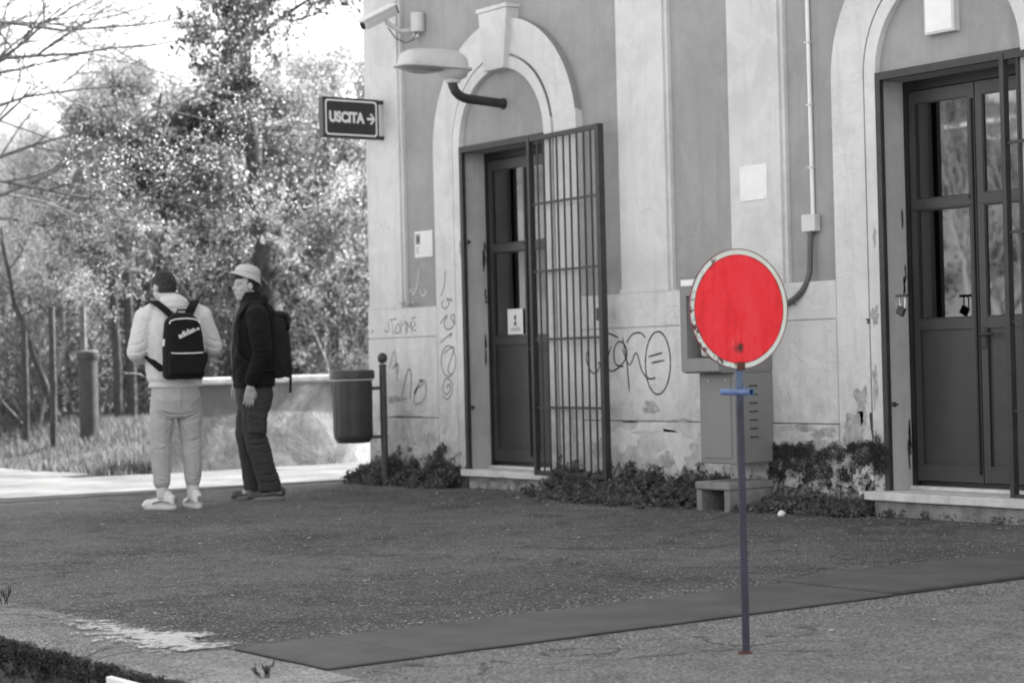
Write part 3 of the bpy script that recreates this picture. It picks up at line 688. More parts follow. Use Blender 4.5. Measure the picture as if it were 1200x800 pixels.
# chipped and patched plaster near the ground
rp = random.Random(77)
def chip(y, z, w, h, X, mat, n=54, rough=.45):
    a0 = rp.uniform(0, 50); poly = []
    for i in range(n):
        a = 2*PI*i/n; k = 1 + rough*2*noise.noise(Vector((math.cos(a)*1.6+a0, math.sin(a)*1.6, a0))) + rough*.5*noise.noise(Vector((math.cos(a)*5+a0, math.sin(a)*5, 9))) + .22*noise.noise(Vector((math.cos(a)*13+a0, math.sin(a)*13, 4)))
        poly.append((y+w*k*math.cos(a), max(-.1, z+h*k*math.sin(a))))
    mb = MB(); mb.prism(poly, X-.0022, X+.001, axis=0); P(mb, 'plaster_patch', K[mat])
for a in ((9.15,.52,.16,.022,8.972,'chip'),(8.93,.50,.10,.03,8.972,'chip'),(8.66,.50,.10,.12,8.985,'chip'),(8.60,.68,.05,.10,8.985,'chip'),(8.49,.47,.035,.20,8.985,'chipdark'),(8.475,.80,.018,.12,8.976,'chip'),
          (8.46,1.22,.03,.055,8.976,'chip'),(8.50,1.19,.045,.02,8.985,'chipdark'),(10.85,.545,.10,.007,8.972,'chipdark'),(10.28,.56,.09,.012,8.972,'chip'),(10.6,.50,.22,.03,8.972,'chiplight'),
          (10.35,.36,.16,.10,8.972,'chiplight'),(10.45,.29,.07,.05,8.9698,'chip'),(10.62,.64,.07,.035,8.98,'chip'),(10.95,.42,.14,.08,8.972,'chiplight'),(11.2,.36,.08,.07,8.972,'chip'),(9.95,.47,.12,.03,8.972,'chip'),
          (13.75,.555,.22,.006,8.972,'chipdark'),(13.45,.38,.07,.05,8.972,'chip'),(14.1,.42,.08,.05,8.972,'chiplight'),(13.9,.70,.12,.02,8.98,'chip'),(9.08,1.41,.12,.03,8.983,'chiplight'),(9.2,1.33,.05,.02,8.983,'chip'),
          (9.0,.29,.36,.10,8.968,'chip'),(8.72,.30,.2,.11,8.9668,'chip'),(9.2,.20,.10,.045,8.9640,'chip'),(8.95,.17,.08,.05,8.9642,'chip'),(8.60,.2,.05,.08,8.9645,'chiplight'),(8.52,.27,.03,.05,8.9638,'chiplight'),
          (11.52,.50,.03,.12,8.985,'chip'),(12.94,.3,.025,.1,8.985,'chip'),(13.7,1.50,.09,.012,8.983,'chip'),(12.9,1.9,.012,.06,8.976,'chip'),(8.45,1.7,.010,.05,8.976,'chip')): chip(*a)
# flaking paint on the reveals
for c in (TA, TB):
    for k in range(7):
        z = rp.uniform(.3, 1.9); x = rp.uniform(9.19, 9.21); mb = MB(); h_ = rp.uniform(.03, .1)
        mb.prism([(x+.012*noise.noise(Vector((i, z, c))) + .010*math.cos(2*PI*i/12), z+h_*math.sin(2*PI*i/12)) for i in range(12)], c+HW+.001, c+HW+.004, axis=1); P(mb, 'plaster_patch', K['chipdark'])

# low rendered wall beyond the platform
lw = tag(empty('low_wall', (10.5, 17.35, 0)), 'low damp stained whitewashed wall behind the two men', 'wall')
mb = MB(); mb.box(-1.95, 4, -.13, .15, -.1, .83); bmesh.ops.subdivide_edges(mb.b, edges=mb.b.edges, cuts=12, use_grid_fill=True)
for v in mb.b.verts: v.co.y += .012*noise.noise(Vector((v.co.x*3, 0, v.co.z*3)))
mb.build('wall_body', K['damp'], lw, True)
mb = MB(); mb.box(-1.98, 4.0, -.17, .2, .83, .905, bev=.02, seg=2); mb.build('coping', K['coping'], lw)

# ================================================================== THINGS ON THE STATION WALL
# exit sign
es = tag(empty('exit_sign', (8.67, 14.0, 3.045)), 'dark projecting USCITA sign with white border and arrow at the building corner', 'sign')
mb = MB(); mb.box(-.275, .275, .0, .07, -.168, .168, bev=.006); mb.build('sign_box', K['signface'], es)
mb = MB()
def rrect(w, h, r, n=5): return [(sx*(w-r)+r*math.cos(a), sz*(h-r)+r*math.sin(a)) for sx, sz, a0 in ((1,1,0),(-1,1,PI/2),(-1,-1,PI),(1,-1,1.5*PI)) for a in [a0+PI/2*i/n for i in range(n+1)]]
o1, i1 = rrect(.252, .148, .03), rrect(.238, .134, .022)
va = [mb.b.verts.new((x, -.0012, z)) for x, z in o1]; vb = [mb.b.verts.new((x, -.0012, z)) for x, z in i1]
for i in range(len(va)): mb.b.faces.new((va[i], va[(i+1)%len(va)], vb[(i+1)%len(va)], vb[i]))
mb.build('border', K['white'], es)
text('USCITA', .118, 'lettering', K['white'], es, Matrix.Translation((-.047, -.0015, .0)) @ Matrix.Rotation(PI/2, 4, 'X'), bold=.0062, sx=.84)
mb = MB()
mb.prism([(.153, -.011), (.222, -.011), (.222, .011), (.153, .011)], -.0018, -.0006, axis=1)
for s in (-1, 1): mb.prism([(.234, 0), (.214, 0), (.178, s*.044), (.200, s*.044)], -.0021, -.0006, axis=1)
mb.build('arrow', K['white'], es)
for z in (-.15, .15):
    mb = MB(); mb.box(.26, .33, .015, .055, z-.015, z+.015); mb.build('bracket', K['iron'], es)
# street-lamp head on wall arm
lp = tag(empty('wall_lamp', (9.022, 12.33, 2.985)), 'grey street lamp head on a dark curved arm over the left doorway', 'lamp')
mb = MB(); mb.tube([(0,0,0), (-.30,0,.016), (-.37,0,.022), (-.42,0,.04), (-.455,0,.07), (-.475,0,.11), (-.485,0,.17)], .036, 14); mb.build('arm', K['iron'], lp, True)
mb = MB(); mb.tube([(.0,0,0), (-.012,0,0)], .046, 12); mb.build('wall_flange', K['iron'], lp)
mb = MB()   # shell along -X
rows = []
for t in np.linspace(0, 1, 15):
    x = -.345 - t*.62; e = (1-abs(2*t-1)**4.0)**.5
    top = .135*e*(1-.18*t) + .012; w = .125*e*(1-.12*t)+.005; rows.append((x, w, top))
rings = []
for x, w, top in rows:
    rings.append([mb.b.verts.new((x, w*math.cos(a), .245 + (top if math.sin(a) > 0 else .022)*math.copysign(abs(math.sin(a))**.8, math.sin(a)))) for a in [2*PI*i/20 for i in range(20)]])
mb.bridge(rings); mb.build('shell', K['lampshell'], lp, True)
mb = MB(); mb.stack([(-.655, 0, .224, .318, .128), (-.655, 0, .228, .326, .134), (-.655, 0, .242, .326, .134), (-.655, 0, .246, .318, .128)], 40, 3.4); mb.build('rim', K['lampshell'], lp, True)
mb = MB(); mb.ell((-.76, 0, .228), (.19, .11, .045), u=20, v=10); mb.build('diffuser', K['lampglass'], lp, True)
mb = MB(); mb.stack([(-.475, 0, .130, .055, .046), (-.475, 0, .155, .06, .05), (-.47, 0, .175, .10, .08), (-.47, 0, .226, .125, .11)], 16, 2.6); mb.build('gear_housing', K['lampshell'], lp, True)
# security camera
sc_ = tag(empty('security_camera', (9.05, 13.55, 3.765)), 'white box security camera with junction box on a wall bracket', 'camera')
mb = MB(); mb.box(-.02, 0, -.045, .045, -.09, .05, bev=.004); mb.build('wall_plate', K['offwhite'], sc_)
mb = MB(); mb.chain([(-.02,0,-.03), (-.16,.02,-.045), (-.27,.04,.02)], [.026,.018,.02], 10); mb.build('bracket', K['offwhite'], sc_, True)
h = empty('camera_housing_mount', (-.33,.05,.065), 0, sc_); h.name = 'housing_tilt'
mb = MB(); mb.box(-.185, .15, -.05, .05, -.04, .04, bev=.012, seg=2); b_ = mb.build('housing', K['offwhite'], h, True)
mb = MB(); mb.box(-.21, .16, -.06, .06, .038, .052, bev=.004); mb.build('sun_shield', K['white'], h)
mb = MB(); mb.tube([(-.186,0,-.002), (-.195,0,-.002)], .03, 14); mb.build('lens', K['black'], h)
mb = MB(); mb.box(.15, .165, -.045, .045, -.035, .035, bev=.003); mb.build('end_cap', K['iron'], h)
h.rotation_euler = (R(8), R(-27), R(0))
mb = MB(); mb.tube([(-.045,-.075,-.055), (-.045,-.075,.10)], .058, 18); mb.build('junction_box', K['offwhite'], sc_, True)
mb = MB(); mb.tube([(-.05,-.06,-.055), (-.08,-.05,-.12), (-.12,0,-.14), (-.2,.03,-.10), (-.26,.04,-.02)], .006, 6); mb.build('cable', K['hose'], sc_, True)
# poster and blank plate
po = tag(empty('wall_poster', (9.047, 13.528, 1.975)), 'small paper notice with a dark picture stuck on the wall by the corner', 'poster')
mb = MB(); mb.box(-.0015, .0005, -.132, .132, -.108, .108); mb.build('sheet', K['paper'], po)
mb = MB(); mb.box(-.0022, -.0016, .05, .115, .0, .085); mb.build('picture', K['cab'], po)
for z, w in ((-.03,.10),(-.05,.09),(-.07,.1)):
    mb = MB(); mb.box(-.0022, -.0016, .115-w*.5, .115, z, z+.006); mb.build('print_line', K['hose'], po)
mb = MB(); mb.box(-.0026, -.0018, .062, .09, .02, .06); mb.build('picture_detail', K['ink'], po)
wp = tag(empty('wall_plate', (8.999, 9.533, 2.13)), 'blank white square plate with rounded corners on the pilaster', 'plate')
mb = MB(); mb.prism([(a, b) for a, b in rrect(.128, .115, .018)], -.006, .0, axis=0); mb.build('plate', K['white'], wp)
for sy in (-1, 1):
    for sz in (-1, 1):
        mb = MB(); mb.tube([(-.006, sy*.108, sz*.095), (-.008, sy*.108, sz*.095)], .004, 8); mb.build('screw', K['steel'], wp)
# white box in the right tympanum
bx = tag(empty('alarm_box', (9.022, 7.885, 3.02)), 'plain white box hanging in the arch above the right doorway', 'box')
mb = MB(); mb.box(-.055, 0, -.115, .115, -.15, .18, bev=.005, seg=2); mb.build('casing', K['offwhite'], bx)
mb = MB(); mb.box(-.058, -.056, -.10, .10, -.135, .165); mb.build('cover', K['white'], bx)
# conduit, junction box and hose
cd = tag(empty('conduit', (9.035, 9.035, 1.83)), 'white vertical conduit with junction box and grey hose curling to the cabinet', 'pipe')
mb = MB(); mb.tube([(0, -.005, .04), (0, .0, 1.4), (0, .01, 3.5)], .0135, 10); mb.build('pipe', K['white'], cd, True)
mb = MB(); mb.box(-.045, .01, -.06, .06, -.055, .055, bev=.006, seg=2); mb.build('junction_box', K['offwhite'], cd)
mb = MB(); mb.tube([(-.02, 0, -.055), (-.02, 0, -.075)], .024, 12); mb.build('gland', K['hose'], cd)
mb = MB(); pts = [(-.022-.004*i, 0, -.07-.06*i) for i in range(5)] + [(-.042-.055*math.sin(a*.9), .27*(1-math.cos(a)), -.32-.205*math.sin(a)) for a in [PI/2*i/10 for i in range(11)]] + [(-.098, .36, -.523)]
mb.tube(pts, .019, 12); mb.build('hose', K['hose'], cd, True)
for z in (.35, .75, 1.15): mb = MB(); mb.box(-.016, .014, -.022, .022, z, z+.012); mb.build('clip', K['offwhite'], cd)
# machine cabinet on concrete stand
kb = tag(empty('ticket_machine', (9.0, 9.38, 0)), 'grey metal wall cabinet with recessed upper box behind the red disc', 'cabinet')
mb = MB(); mb.box(-.36, -.02, .0, .34, .30, .885, bev=.006); mb.build('lower_cabinet', K['cab'], kb)
dr = MB().box(-.366, -.361, .035, .305, .335, .865, bev=.002).build('cabinet_door', K['cab'], kb)
for yv in (.07, .24): MB().tube([(-.368, yv, .838), (-.371, yv, .838)], .006, 8).build('screw', K['steel'], dr)
for i in range(7):
    MB().box(-.235, -.165, -.006, .0005, .465+i*.055, .474+i*.055, bev=.001).build('vent_slot', K['cabdark'], kb)
mb = MB(); X0, X1, Y1 = -.49, .0, .36; Z0, Z1 = .90, 1.52
mb.box(X0, X1, 0, .06, Z0, Z1); mb.box(X0, X1, .30, Y1, Z0, Z1); mb.box(X0+.0005, X1, .06, .30, Z0, .985); mb.box(X0+.0005, X1, .06, .30, 1.39, Z1); mb.box(-.25, X1, .06, .30, .985, 1.39)
mb.build('upper_box', K['cab'], kb)
mb = MB(); mb.prism([(-.49, .8985), (.0, .8985), (.0, .887), (-.45, .887)], .002, Y1-.002, axis=1); mb.build('box_skirt', K['cab'], kb)
MB().box(-.2535, -.2505, .061, .299, .986, 1.389).build('recess_back', K['cabdark'], kb)
MB().box(-.42, -.26, .10, .26, .99, 1.13, bev=.03, seg=3).build('ticket_unit', K['offwhite'], kb, True)
MB().box(-.4925, -.4905, .20, .345, 1.455, 1.495).build('label', K['white'], kb)
cs = tag(empty('concrete_stand', (8.56, 9.37, 0)), 'low hollow concrete stand under the grey cabinet', 'stand')
MB().box(0, .40, 0, .33, .135, .185, bev=.008).build('top_slab', K['conc'], cs)
MB().box(.01, .38, 0.005, .06, -.02, .1345, bev=.005).build('leg', K['conc'], cs)
MB().box(.01, .38, .275, .325, -.02, .1345, bev=.005).build('leg', K['conc'], cs)
# door stickers
sk = tag(empty('door_notice', (9.232, 12.62-.09, 1.30)), 'white paper notice with a figure pointing upward on the left door', 'notice')
MB().box(-.0035, -.0005, -.10, .10, -.095, .105).build('sheet', K['paper'], sk)
mb = MB(); mb.prism([(-.006, -.02), (.006, -.02), (.006, .03), (.02, .03), (.0, .065), (-.02, .03), (-.006, .03)], -.0045, -.0037, axis=0); mb.build('arrow', K['ink'], sk)
mb = MB(); mb.prism([(-.022, -.03), (-.012, -.03), (-.006, .0), (-.014, .0)], -.0045, -.0037, axis=0); mb.prism([(.022, -.03), (.012, -.03), (.006, .0), (.014, .0)], -.0046, -.0037, axis=0); mb.build('figure', K['ink'], sk)
for z in (-.05, -.065): MB().box(-.0045, -.0037, -.06, .06, z, z+.006).build('print_line', K['hose'], sk)

# ================================================================== PLATFORM THINGS
# red disc sign
ds = tag(empty('disc_sign', (4.538, 4.907, 0)), 'round red disc with chipped white rim on a thin dark blue post', 'sign')
face = empty('disc_axis', (0, 0, 1.154), -R(6.9), ds); face.name = 'disc'
mb = MB(); mb.tube([(0, -.016, 0), (0, -.0125, 0)], .1995, 64); mb.build('rim_plate', K['rim'], face)
mb = MB(); mb.tube([(0, -.0175, 0), (0, -.0163, 0)], .183, 64)
mb.build('red_field', K['red'], face)
mb = MB(); rings = []
for k in range(64):
    a = 2*PI*k/64; e = Vector((math.cos(a), 0, math.sin(a)))
    rings.append([mb.b.verts.new(e*r + Vector((0, y, 0))) for r, y in ((.1997, -.0175), (.2022, -.0175), (.2022, -.011), (.1997, -.011))])
rings.append(rings[0]); mb.bridge(rings, cap=False); mb.build('rim_edge', K['rimedge'], face)
mb = MB(); mb.tube([(0, -.019, -.128), (0, -.0176, -.128)], .010, 12); mb.build('bolt', K['rust'], face)
mb = MB(); mb.box(-.016, .016, -.0195, -.0176, -.205, -.178); mb.build('foot_strap', K['rust'], face)
mb = MB(); mb.box(-.0125, .0125, -.0115, -.0065, .0, 1.12); mb.box(-.003, .003, -.0064, .016, .0, 1.1); o = mb.build('post', K['bluepost'], ds); o.rotation_euler = (0, 0, -R(18))
mb = MB(); mb.b; n = 14
for r0, r1, y0, y1 in ((.0115, .0115, -.085, .085),):
    outer0 = mb.ring((0, y0, 0), Vector((1,0,0)), Vector((0,0,1)), r0, r0, n); outer1 = mb.ring((0, y1, 0), Vector((1,0,0)), Vector((0,0,1)), r0, r0, n)
    in0 = mb.ring((0, y0, 0), Vector((1,0,0)), Vector((0,0,1)), .0085, .0085, n); in1 = mb.ring((0, y0+.06, 0), Vector((1,0,0)), Vector((0,0,1)), .0085, .0085, n)
    mb.bridge([in1, in0, outer0, outer1])
o = mb.build('handle_tube', K['bluebar'], ds, True); o.location = (-.006, .002, .876); o.rotation_euler = (0, 0, -R(8))
mb = MB(); mb.lathe((0,0,0), [(.026, 0), (.022, .005), (.014, .009)], 10); mb.build('base_plate', K['rust'], ds)

# litter bin
bn = tag(empty('litter_bin', (8.76, 13.75, 0)), 'dark round litter bin hung on a ball topped post at the building corner', 'bin')
mb = MB(); mb.tube([(0,0,-.03), (0,0,.97)], .029, 14); mb.build('post', K['post'], bn, True)
mb = MB(); mb.lathe((0,0,.97), [(.033,0),(.033,.02),(.018,.028)], 14); mb.ell((0,0,1.045), (.042,.042,.045)); mb.build('finial', K['post'], bn, True)
bc = Vector((-.195, .165, 0))
for z in (.40, .80):
    mb = MB(); mb.box(0, .2, -.014, .014, z-.014, z+.014); o = mb.build('bracket', K['post'], bn); o.rotation_euler = (0, 0, math.atan2(.165, -.195))
mb = MB(); mb.lathe((bc.x, bc.y, 0), [(.130,.355),(.158,.395),(.160,.42),(.162,.6),(.164,.80),(.165,.87)], 32)
for v in mb.b.verts: pass
body = mb.build('bin_body', K['bin'], bn, True)
for i in range(16):
    a = 2*PI*i/16; mb = MB(); r = .164; cx, cy = bc.x+math.cos(a)*r, bc.y+math.sin(a)*r
    mb.tube([(bc.x+math.cos(a)*.160, bc.y+math.sin(a)*.1595, .42), (cx, cy, .84)], .004, 5); mb.build('rib', K['bin'], body)
mb = MB(); mb.lathe((bc.x, bc.y, 0), [(.176,.868),(.178,.878)], 32); o = mb.build('lip_band', K['offwhite'], bn, True); o.rotation_euler = (0,0,0)
mb = MB(); mb.lathe((bc.x, bc.y, 0), [(.180,.880),(.186,.885),(.186,.935),(.178,.95),(.150,.955),(.148,.93)], 32); mb.build('rim', K['bin'], bn, True)

# white lump of litter and a few pale stones
mb = MB(); mb.ell((0,0,.018), (.028,.022,.02), u=12, v=8)
for v in mb.b.verts: v.co += v.normal*.008*noise.noise(v.co*60)
tag(mb.build('crumpled_paper', K['white'], loc=(8.517, 8.851, 0)), 'small crumpled white paper lying on the asphalt below the damaged plaster', 'litter')
# white marker board beside the track, only its top in view
wm = tag(empty('marker_board', (2.73, 5.88, 0)), 'white marker board in the track ditch at the bottom edge', 'board')
MB().box(-.012, .012, -.16, .10, -.25, .008, bev=.003).build('board', K['white'], wm)
MB().box(-.010, .010, -.045, -.005, -.45, -.2505).build('post', K['post'], wm)

# bollard, posts of the old fence
bo = tag(empty('vent_post', (9.22, 20.57, .30)), 'stout grey cylindrical post with a cap standing in the grass', 'post')
MB().lathe((0,0,0), [(.108,-.2),(.108,.83)], 24).build('shaft', K['iron'], bo, True)
MB().lathe((0,0,.83), [(.122,0),(.127,.01),(.127,.08),(.108,.095),(.05,.105)], 24).build('cap', K['post'], bo, True)
fp = [((8.88,20.77),1.72,.045,'leaning'),((9.58,21.51),1.74,.05,'pale'),((10.33,22.2),2.0,.06,'dark'),((10.68,22.56),2.2,.075,'thick'),((9.03,21.91),1.6,.045,'thin')]
labs = ['thin weathered wooden post at the left of the thicket', 'pale squared wooden post rising behind the grey capped post', 'dark wooden post left of the thickest one, behind the man in the pale hoodie',
        'thickest dark wooden post just left of the man in the pale hoodie', 'slender post furthest left among the undergrowth']
for (xy, top, r, kk), lb in zip(fp, labs):
    mb = MB(); b0 = h_ground(*xy); mb.tube([(0,0,-.2), (.01,.0,.6), (.02*rg.uniform(-1,1),.02,top-b0)], [r, r*.95, r*.85], 8)
    tag(mb.build('wooden_post', K['wood'] if kk == 'pale' else K['bark'], True and None, True, loc=(xy[0], xy[1], b0)), lb, 'post', 'old wooden posts in the thicket')

# added hut for a bright strip in the left pane; bare trunks across the tracks
ht = tag(empty('added_reflection_hut', (-20, 52.6, -.4)), 'pale hut added across the tracks for a bright strip in the left door pane', 'hut')
MB().box(-1.5, 1.5, -1.9, 1.9, 0, 5.2).build('walls', K['light'], ht)
MB().prism([(-2.2, 5.2), (2.2, 5.2), (0, 6.4)], -1.8, 1.8, axis=0).build('roof', K['conc'], ht)
MB().box(1.5, 1.53, -.5, .4, .3, 2.4).build('door', K['door'], ht); MB().box(1.5, 1.53, .9, 1.5, 1.5, 2.5).build('window', K['black'], ht)

# guard rail and bare trees on the far hillside
gr = tag(empty('guard_rail', (-35, 47, 0)), 'pale guard rail along the far hillside mirrored in the door glass', 'railing')
for z in (8.15, 8.75):
    MB().box(-.06, .06, -14, 14, z, z+.14).build('rail', K['offwhite'], gr)
for i in range(15):
    MB().box(.02, .14, -14+i*2-.06, -14+i*2+.06, 7.0, 8.9).build('rail_post', K['conc'], gr)

# ================================================================== PEOPLE
def finger(mb, root, d, bend, ln, r, side):
    """three-bone finger: root point, direction, bend direction"""
    d = Vector(d).normalized(); bend = Vector(bend).normalized(); p = Vector(root); pts = [p.copy()]
    for k, f in enumerate((.45, .32, .23)):
        d = (d + bend*(.10+.22*k)).normalized(); p = p + d*ln*f; pts.append(p.copy())
    mb.chain([tuple(q) for q in pts], [r, r*.95, r*.88, r*.78], 8)
def hand(mb, wrist, down, palm, side):
    """down: direction wrist->fingers; palm: palm normal; side: +1/-1 puts the thumb"""
    w = Vector(wrist); d = Vector(down).normalized(); pn = Vector(palm).normalized(); lat = d.cross(pn).normalized()*side
    mb.chain([tuple(w), tuple(w + d*.03)], [.024, .026])
    for k in (-1.5, -.5, .5, 1.5):
        mb.chain([tuple(w + d*.02 + lat*k*.012), tuple(w + d*.088 + lat*k*.019)], [.014, .0125], 8)
    for k, ln in ((1.5, .070), (.5, .080), (-.5, .076), (-1.5, .058)):
        finger(mb, w + d*.090 + lat*k*.0205, d + lat*k*.05, pn, ln, .0088, side)
    t0 = w + d*.03 + lat*.026; mb.chain([tuple(t0), tuple(t0 + d*.032 + lat*.022 + pn*.012), tuple(t0 + d*.062 + lat*.024 + pn*.026)], [.0125, .011, .0095], 8)
def head(mb, c, fwd, tilt=0):
    """skull, jaw, nose, ears; c is the skull centre; fwd is the face direction in the ground plane"""
    a = math.atan2(fwd[1], fwd[0]) - PI/2
    X = Matrix.Translation(c) @ Matrix.Rotation(a, 4, 'Z') @ Matrix.Rotation(tilt, 4, 'X')
    def pt(x, y, z): return tuple(X @ Vector((x, y, z)))
    e = X.to_euler()
    def el(x, y, z, r, extra=0): mb.ell(pt(x, y, z), r, (e.x+extra, e.y, e.z))
    el(0, -.012, .022, (.073, .094, .083)); el(0, .025, -.035, (.060, .066, .078)); el(0, .045, -.085, (.036, .036, .027))
    el(0, .075, -.052, (.028, .018, .022)); el(0, .084, -.062, (.020, .012, .006))
    mb.chain([pt(0, .082, .012), pt(0, .102, -.018)], [.009, .013]); mb.ell(pt(-.010, .094, -.020), (.009,)*3); mb.ell(pt(.010, .094, -.020), (.009,)*3)
    el(-.03, .074, .022, (.026, .013, .008)); el(.03, .074, .022, (.026, .013, .008))
    el(-.040, .058, -.022, (.02, .02, .018)); el(.040, .058, -.022, (.02, .02, .018))
    el(-.074, -.004, -.008, (.010, .018, .030)); el(.074, -.004, -.008, (.010, .018, .030))
    return X
def shoe(parent, c, ang, mu, ms, L=.285, name='shoe'):
    s = empty(name+'_base', c, ang, parent); s.name = name
    mb = MB(); mb.chain([(0, -.085, .05), (0, -.08, .075)], [.037, .034]); mb.chain([(0, -.07, .045), (0, .03, .042), (0, .125, .033)], [.038, .042, .036]); mb.ell((0, .03, .045), (.041, .115, .030)); mb.ell((0,.125,.028), (.038,.045,.026))
    mb.cap((0, -.05, .075), .038, (0, -.052, .10), .034)
    remesh(mb, 'upper', mu, .007, s, 3)
    mb = MB(); mb.stack([(0, .018, .0, .037, .132), (0, .018, .010, .041, .138), (0, .018, .024, .041, .137), (0, .016, .03, .037, .132)], 24, 2.6); mb.build('sole', ms, s, True)
    for q in (-1, 1): MB().tube([(q*.040, -.09, .05), (q*.046, -.02, .06), (q*.045, .05, .045)], .006, 6).build('side_panel', K['cab'], s, True)
    MB().box(-.02, .02, -.128, -.118, .05, .09, bev=.004).build('heel_tab', K['cab'], s)
    for k in range(4):
        MB().tube([(-.022, .02+k*.022, .085-k*.006), (0, .022+k*.022, .089-k*.006), (.022, .02+k*.022, .085-k*.006)], .004, 5).build('lace', ms, s)
    return s

# ---- man in the pale hoodie, seen from behind, head bowed, hands in front of him
p1 = tag(empty('person', (6.43, 12.86, 0), -R(14)), 'person in a pale hooded jacket and grey joggers, back turned, wearing a black backpack', 'person', 'two young men talking on the platform')
mb = MB(); Hc = (-.055, .055, 1.585); X1 = head(mb, Hc, (-.35, .94), -.40)
mb.chain([(-.01, -.015, 1.42), (-.04, .02, 1.52)], [.060, .056])
mb.stack([(0,0,.80,.14,.10),(0,0,.95,.14,.095),(0,0,1.15,.15,.10),(0,0,1.32,.17,.10),(0,0,1.42,.11,.07)], 20, 2.3)
for s in (-1, 1):
    mb.chain([(s*.155,0,1.38), (s*.275, -.015, 1.135 if s < 0 else 1.15)], [.055, .042]); mb.chain([(s*.275,-.015, 1.135 if s < 0 else 1.15), (s*.13,.24, 1.09 if s < 0 else 1.13)], [.040, .027])
    mb.chain([(s*.09,0,.82), (s*.098,.02,.47), (s*.105,.0,.10)], [.085, .056, .038]); mb.chain([(s*.105,-.02,.07),(s*.11,.09,.05)], [.036,.03])
    hand(mb, (s*.125,.25, 1.09 if s < 0 else 1.13), (-s*.8,.5,.0), (0,.15,-1 if s > 0 else 1), s)
remesh(mb, 'body', K['skin'], .0065, p1, 3)
mb = MB()   # hair: short, cropped sides
for q, r in (((0,-.014,.042),(.077,.094,.071)), ((0,-.050,.004),(.070,.060,.060)), ((0,.05,.072),(.055,.04,.026))):
    e = X1.to_euler(); mb.ell(tuple(X1 @ Vector(q)), r, (e.x,e.y,e.z))
remesh(mb, 'hair', K['hair'], .005, p1, 1, wrinkle=.007, wsc=60)
mb = MB(); e = X1.to_euler(); mb.ell(tuple(X1 @ Vector((0,-.040,-.024))), (.070,.066,.050), (e.x,e.y,e.z)); mb.ell(tuple(X1 @ Vector((0,-.02,.02))), (.0775,.07,.05), (e.x,e.y,e.z))
remesh(mb, 'cropped_hair', K['fade'], .005, p1, 1)
mb = MB()   # hooded jacket
mb.stack([(0,0,.865,.175,.130),(0,0,.875,.192,.142),(0,0,.905,.182,.132),(0,0,.93,.197,.143),(0,0,1.05,.208,.148),(0,.0,1.20,.215,.150),(0,.0,1.33,.215,.138),(0,-.005,1.41,.19,.115),(-.005,-.005,1.46,.125,.09),(-.015,.0,1.49,.085,.080)], 28, 2.4)
for s in (-1, 1):
    ez = 1.125 if s < 0 else 1.15
    mb.chain([(s*.155,0,1.405),(s*.20,-.005,1.365)], [.068,.082]); mb.chain([(s*.205,-.005,1.36),(s*.24,-.015,1.25),(s*.275,-.02,ez)], [.076,.072,.068]); mb.chain([(s*.275,-.02,ez),(s*.235,.10,ez-.03),(s*.165,.215,ez-.035 if s < 0 else ez-.015)], [.067,.062,.050]); mb.chain([(s*.16,.22,ez-.035 if s<0 else ez-.015),(s*.145,.24,ez-.035 if s<0 else ez-.015)],[.040,.038])
mb.ell((-.01,-.055,1.475), (.105,.062,.045), (R(12),0,0)); mb.ell((-.01,-.02,1.50), (.083,.078,.035)); mb.ell((-.01,-.085,1.44),(.085,.04,.05))
remesh(mb, 'hooded_jacket', K['hoodie'], .007, p1, 2, wrinkle=.008, wsc=8, creases=[(-.19,.915,.19,.915,.006,.008),(-.155,1.40,-.17,1.20,.007,.009),(.155,1.40,.17,1.20,.007,.009),(-.16,1.22,-.12,1.02,.012,.008),(.17,1.22,.14,1.00,.012,.008),(-.33,1.17,-.22,1.21,.010,.010),(-.33,1.12,-.2,1.15,.010,.010),(.33,1.19,.22,1.22,.010,.010),(.32,1.14,.2,1.17,.010,.010),(-.30,1.24,-.21,1.30,.009,.006),(.29,1.25,.20,1.31,.009,.006),(-.10,1.44,.09,1.44,.008,.010),(-.16,1.0,-.10,.95,.010,.006),(.15,1.0,.10,.94,.010,.006),(-.19,1.12,-.14,1.05,.009,.006)])
mb = MB()
mb.stack([(0,0,.925,.15,.115),(0,-.005,.86,.168,.128),(0,-.012,.78,.176,.136),(0,-.008,.70,.176,.118),(0,0,.65,.16,.095)], 28, 2.3)
for s in (-1, 1):
    mb.chain([(s*.088,-.008,.78),(s*.102,.0,.62),(s*.110,.012,.48),(s*.112,.0,.33),(s*.112,-.005,.20)], [.094,.088,.076,.069,.060])
    mb.chain([(s*.110,-.005,.20),(s*.112,-.008,.165)], [.050,.041])
remesh(mb, 'joggers', K['joggers'], .0065, p1, 2, wrinkle=.007, wsc=8, creases=[(0,.90,0,.67,.006,.010),(-.005,.675,-.13,.705,.007,.016),(.005,.675,.13,.71,.007,.016),(-.01,.66,-.09,.54,.010,.010),(.02,.66,.11,.53,.010,.011),(-.03,.64,-.14,.655,.008,.007),(.05,.62,.16,.66,.008,.007),(-.17,.50,-.06,.47,.009,.008),(.06,.48,.17,.51,.009,.008),(-.16,.43,-.07,.45,.008,.006),(.08,.42,.17,.45,.008,.006),(-.15,.26,-.07,.23,.008,.007),(.07,.25,.16,.22,.008,.007),(-.15,.21,-.08,.22,.007,.007),(.08,.20,.15,.215,.007,.007),(-.15,.84,-.06,.76,.010,.006),(.15,.83,.07,.77,.010,.006),(-.165,.88,-.15,.62,.005,.005),(.165,.88,.155,.62,.005,.005)])
for s in (-1, 1):
    MB().tube([(s*.112,-.010,.165),(s*.112,-.012,.085)], [.043,.041], 16).build('sock', K['hoodie'], p1, True)
shoe(p1, (-.115,.0,0), R(42), K['shoewhite'], K['sole']); shoe(p1, (.115,-.01,0), R(8), K['shoewhite'], K['sole'])
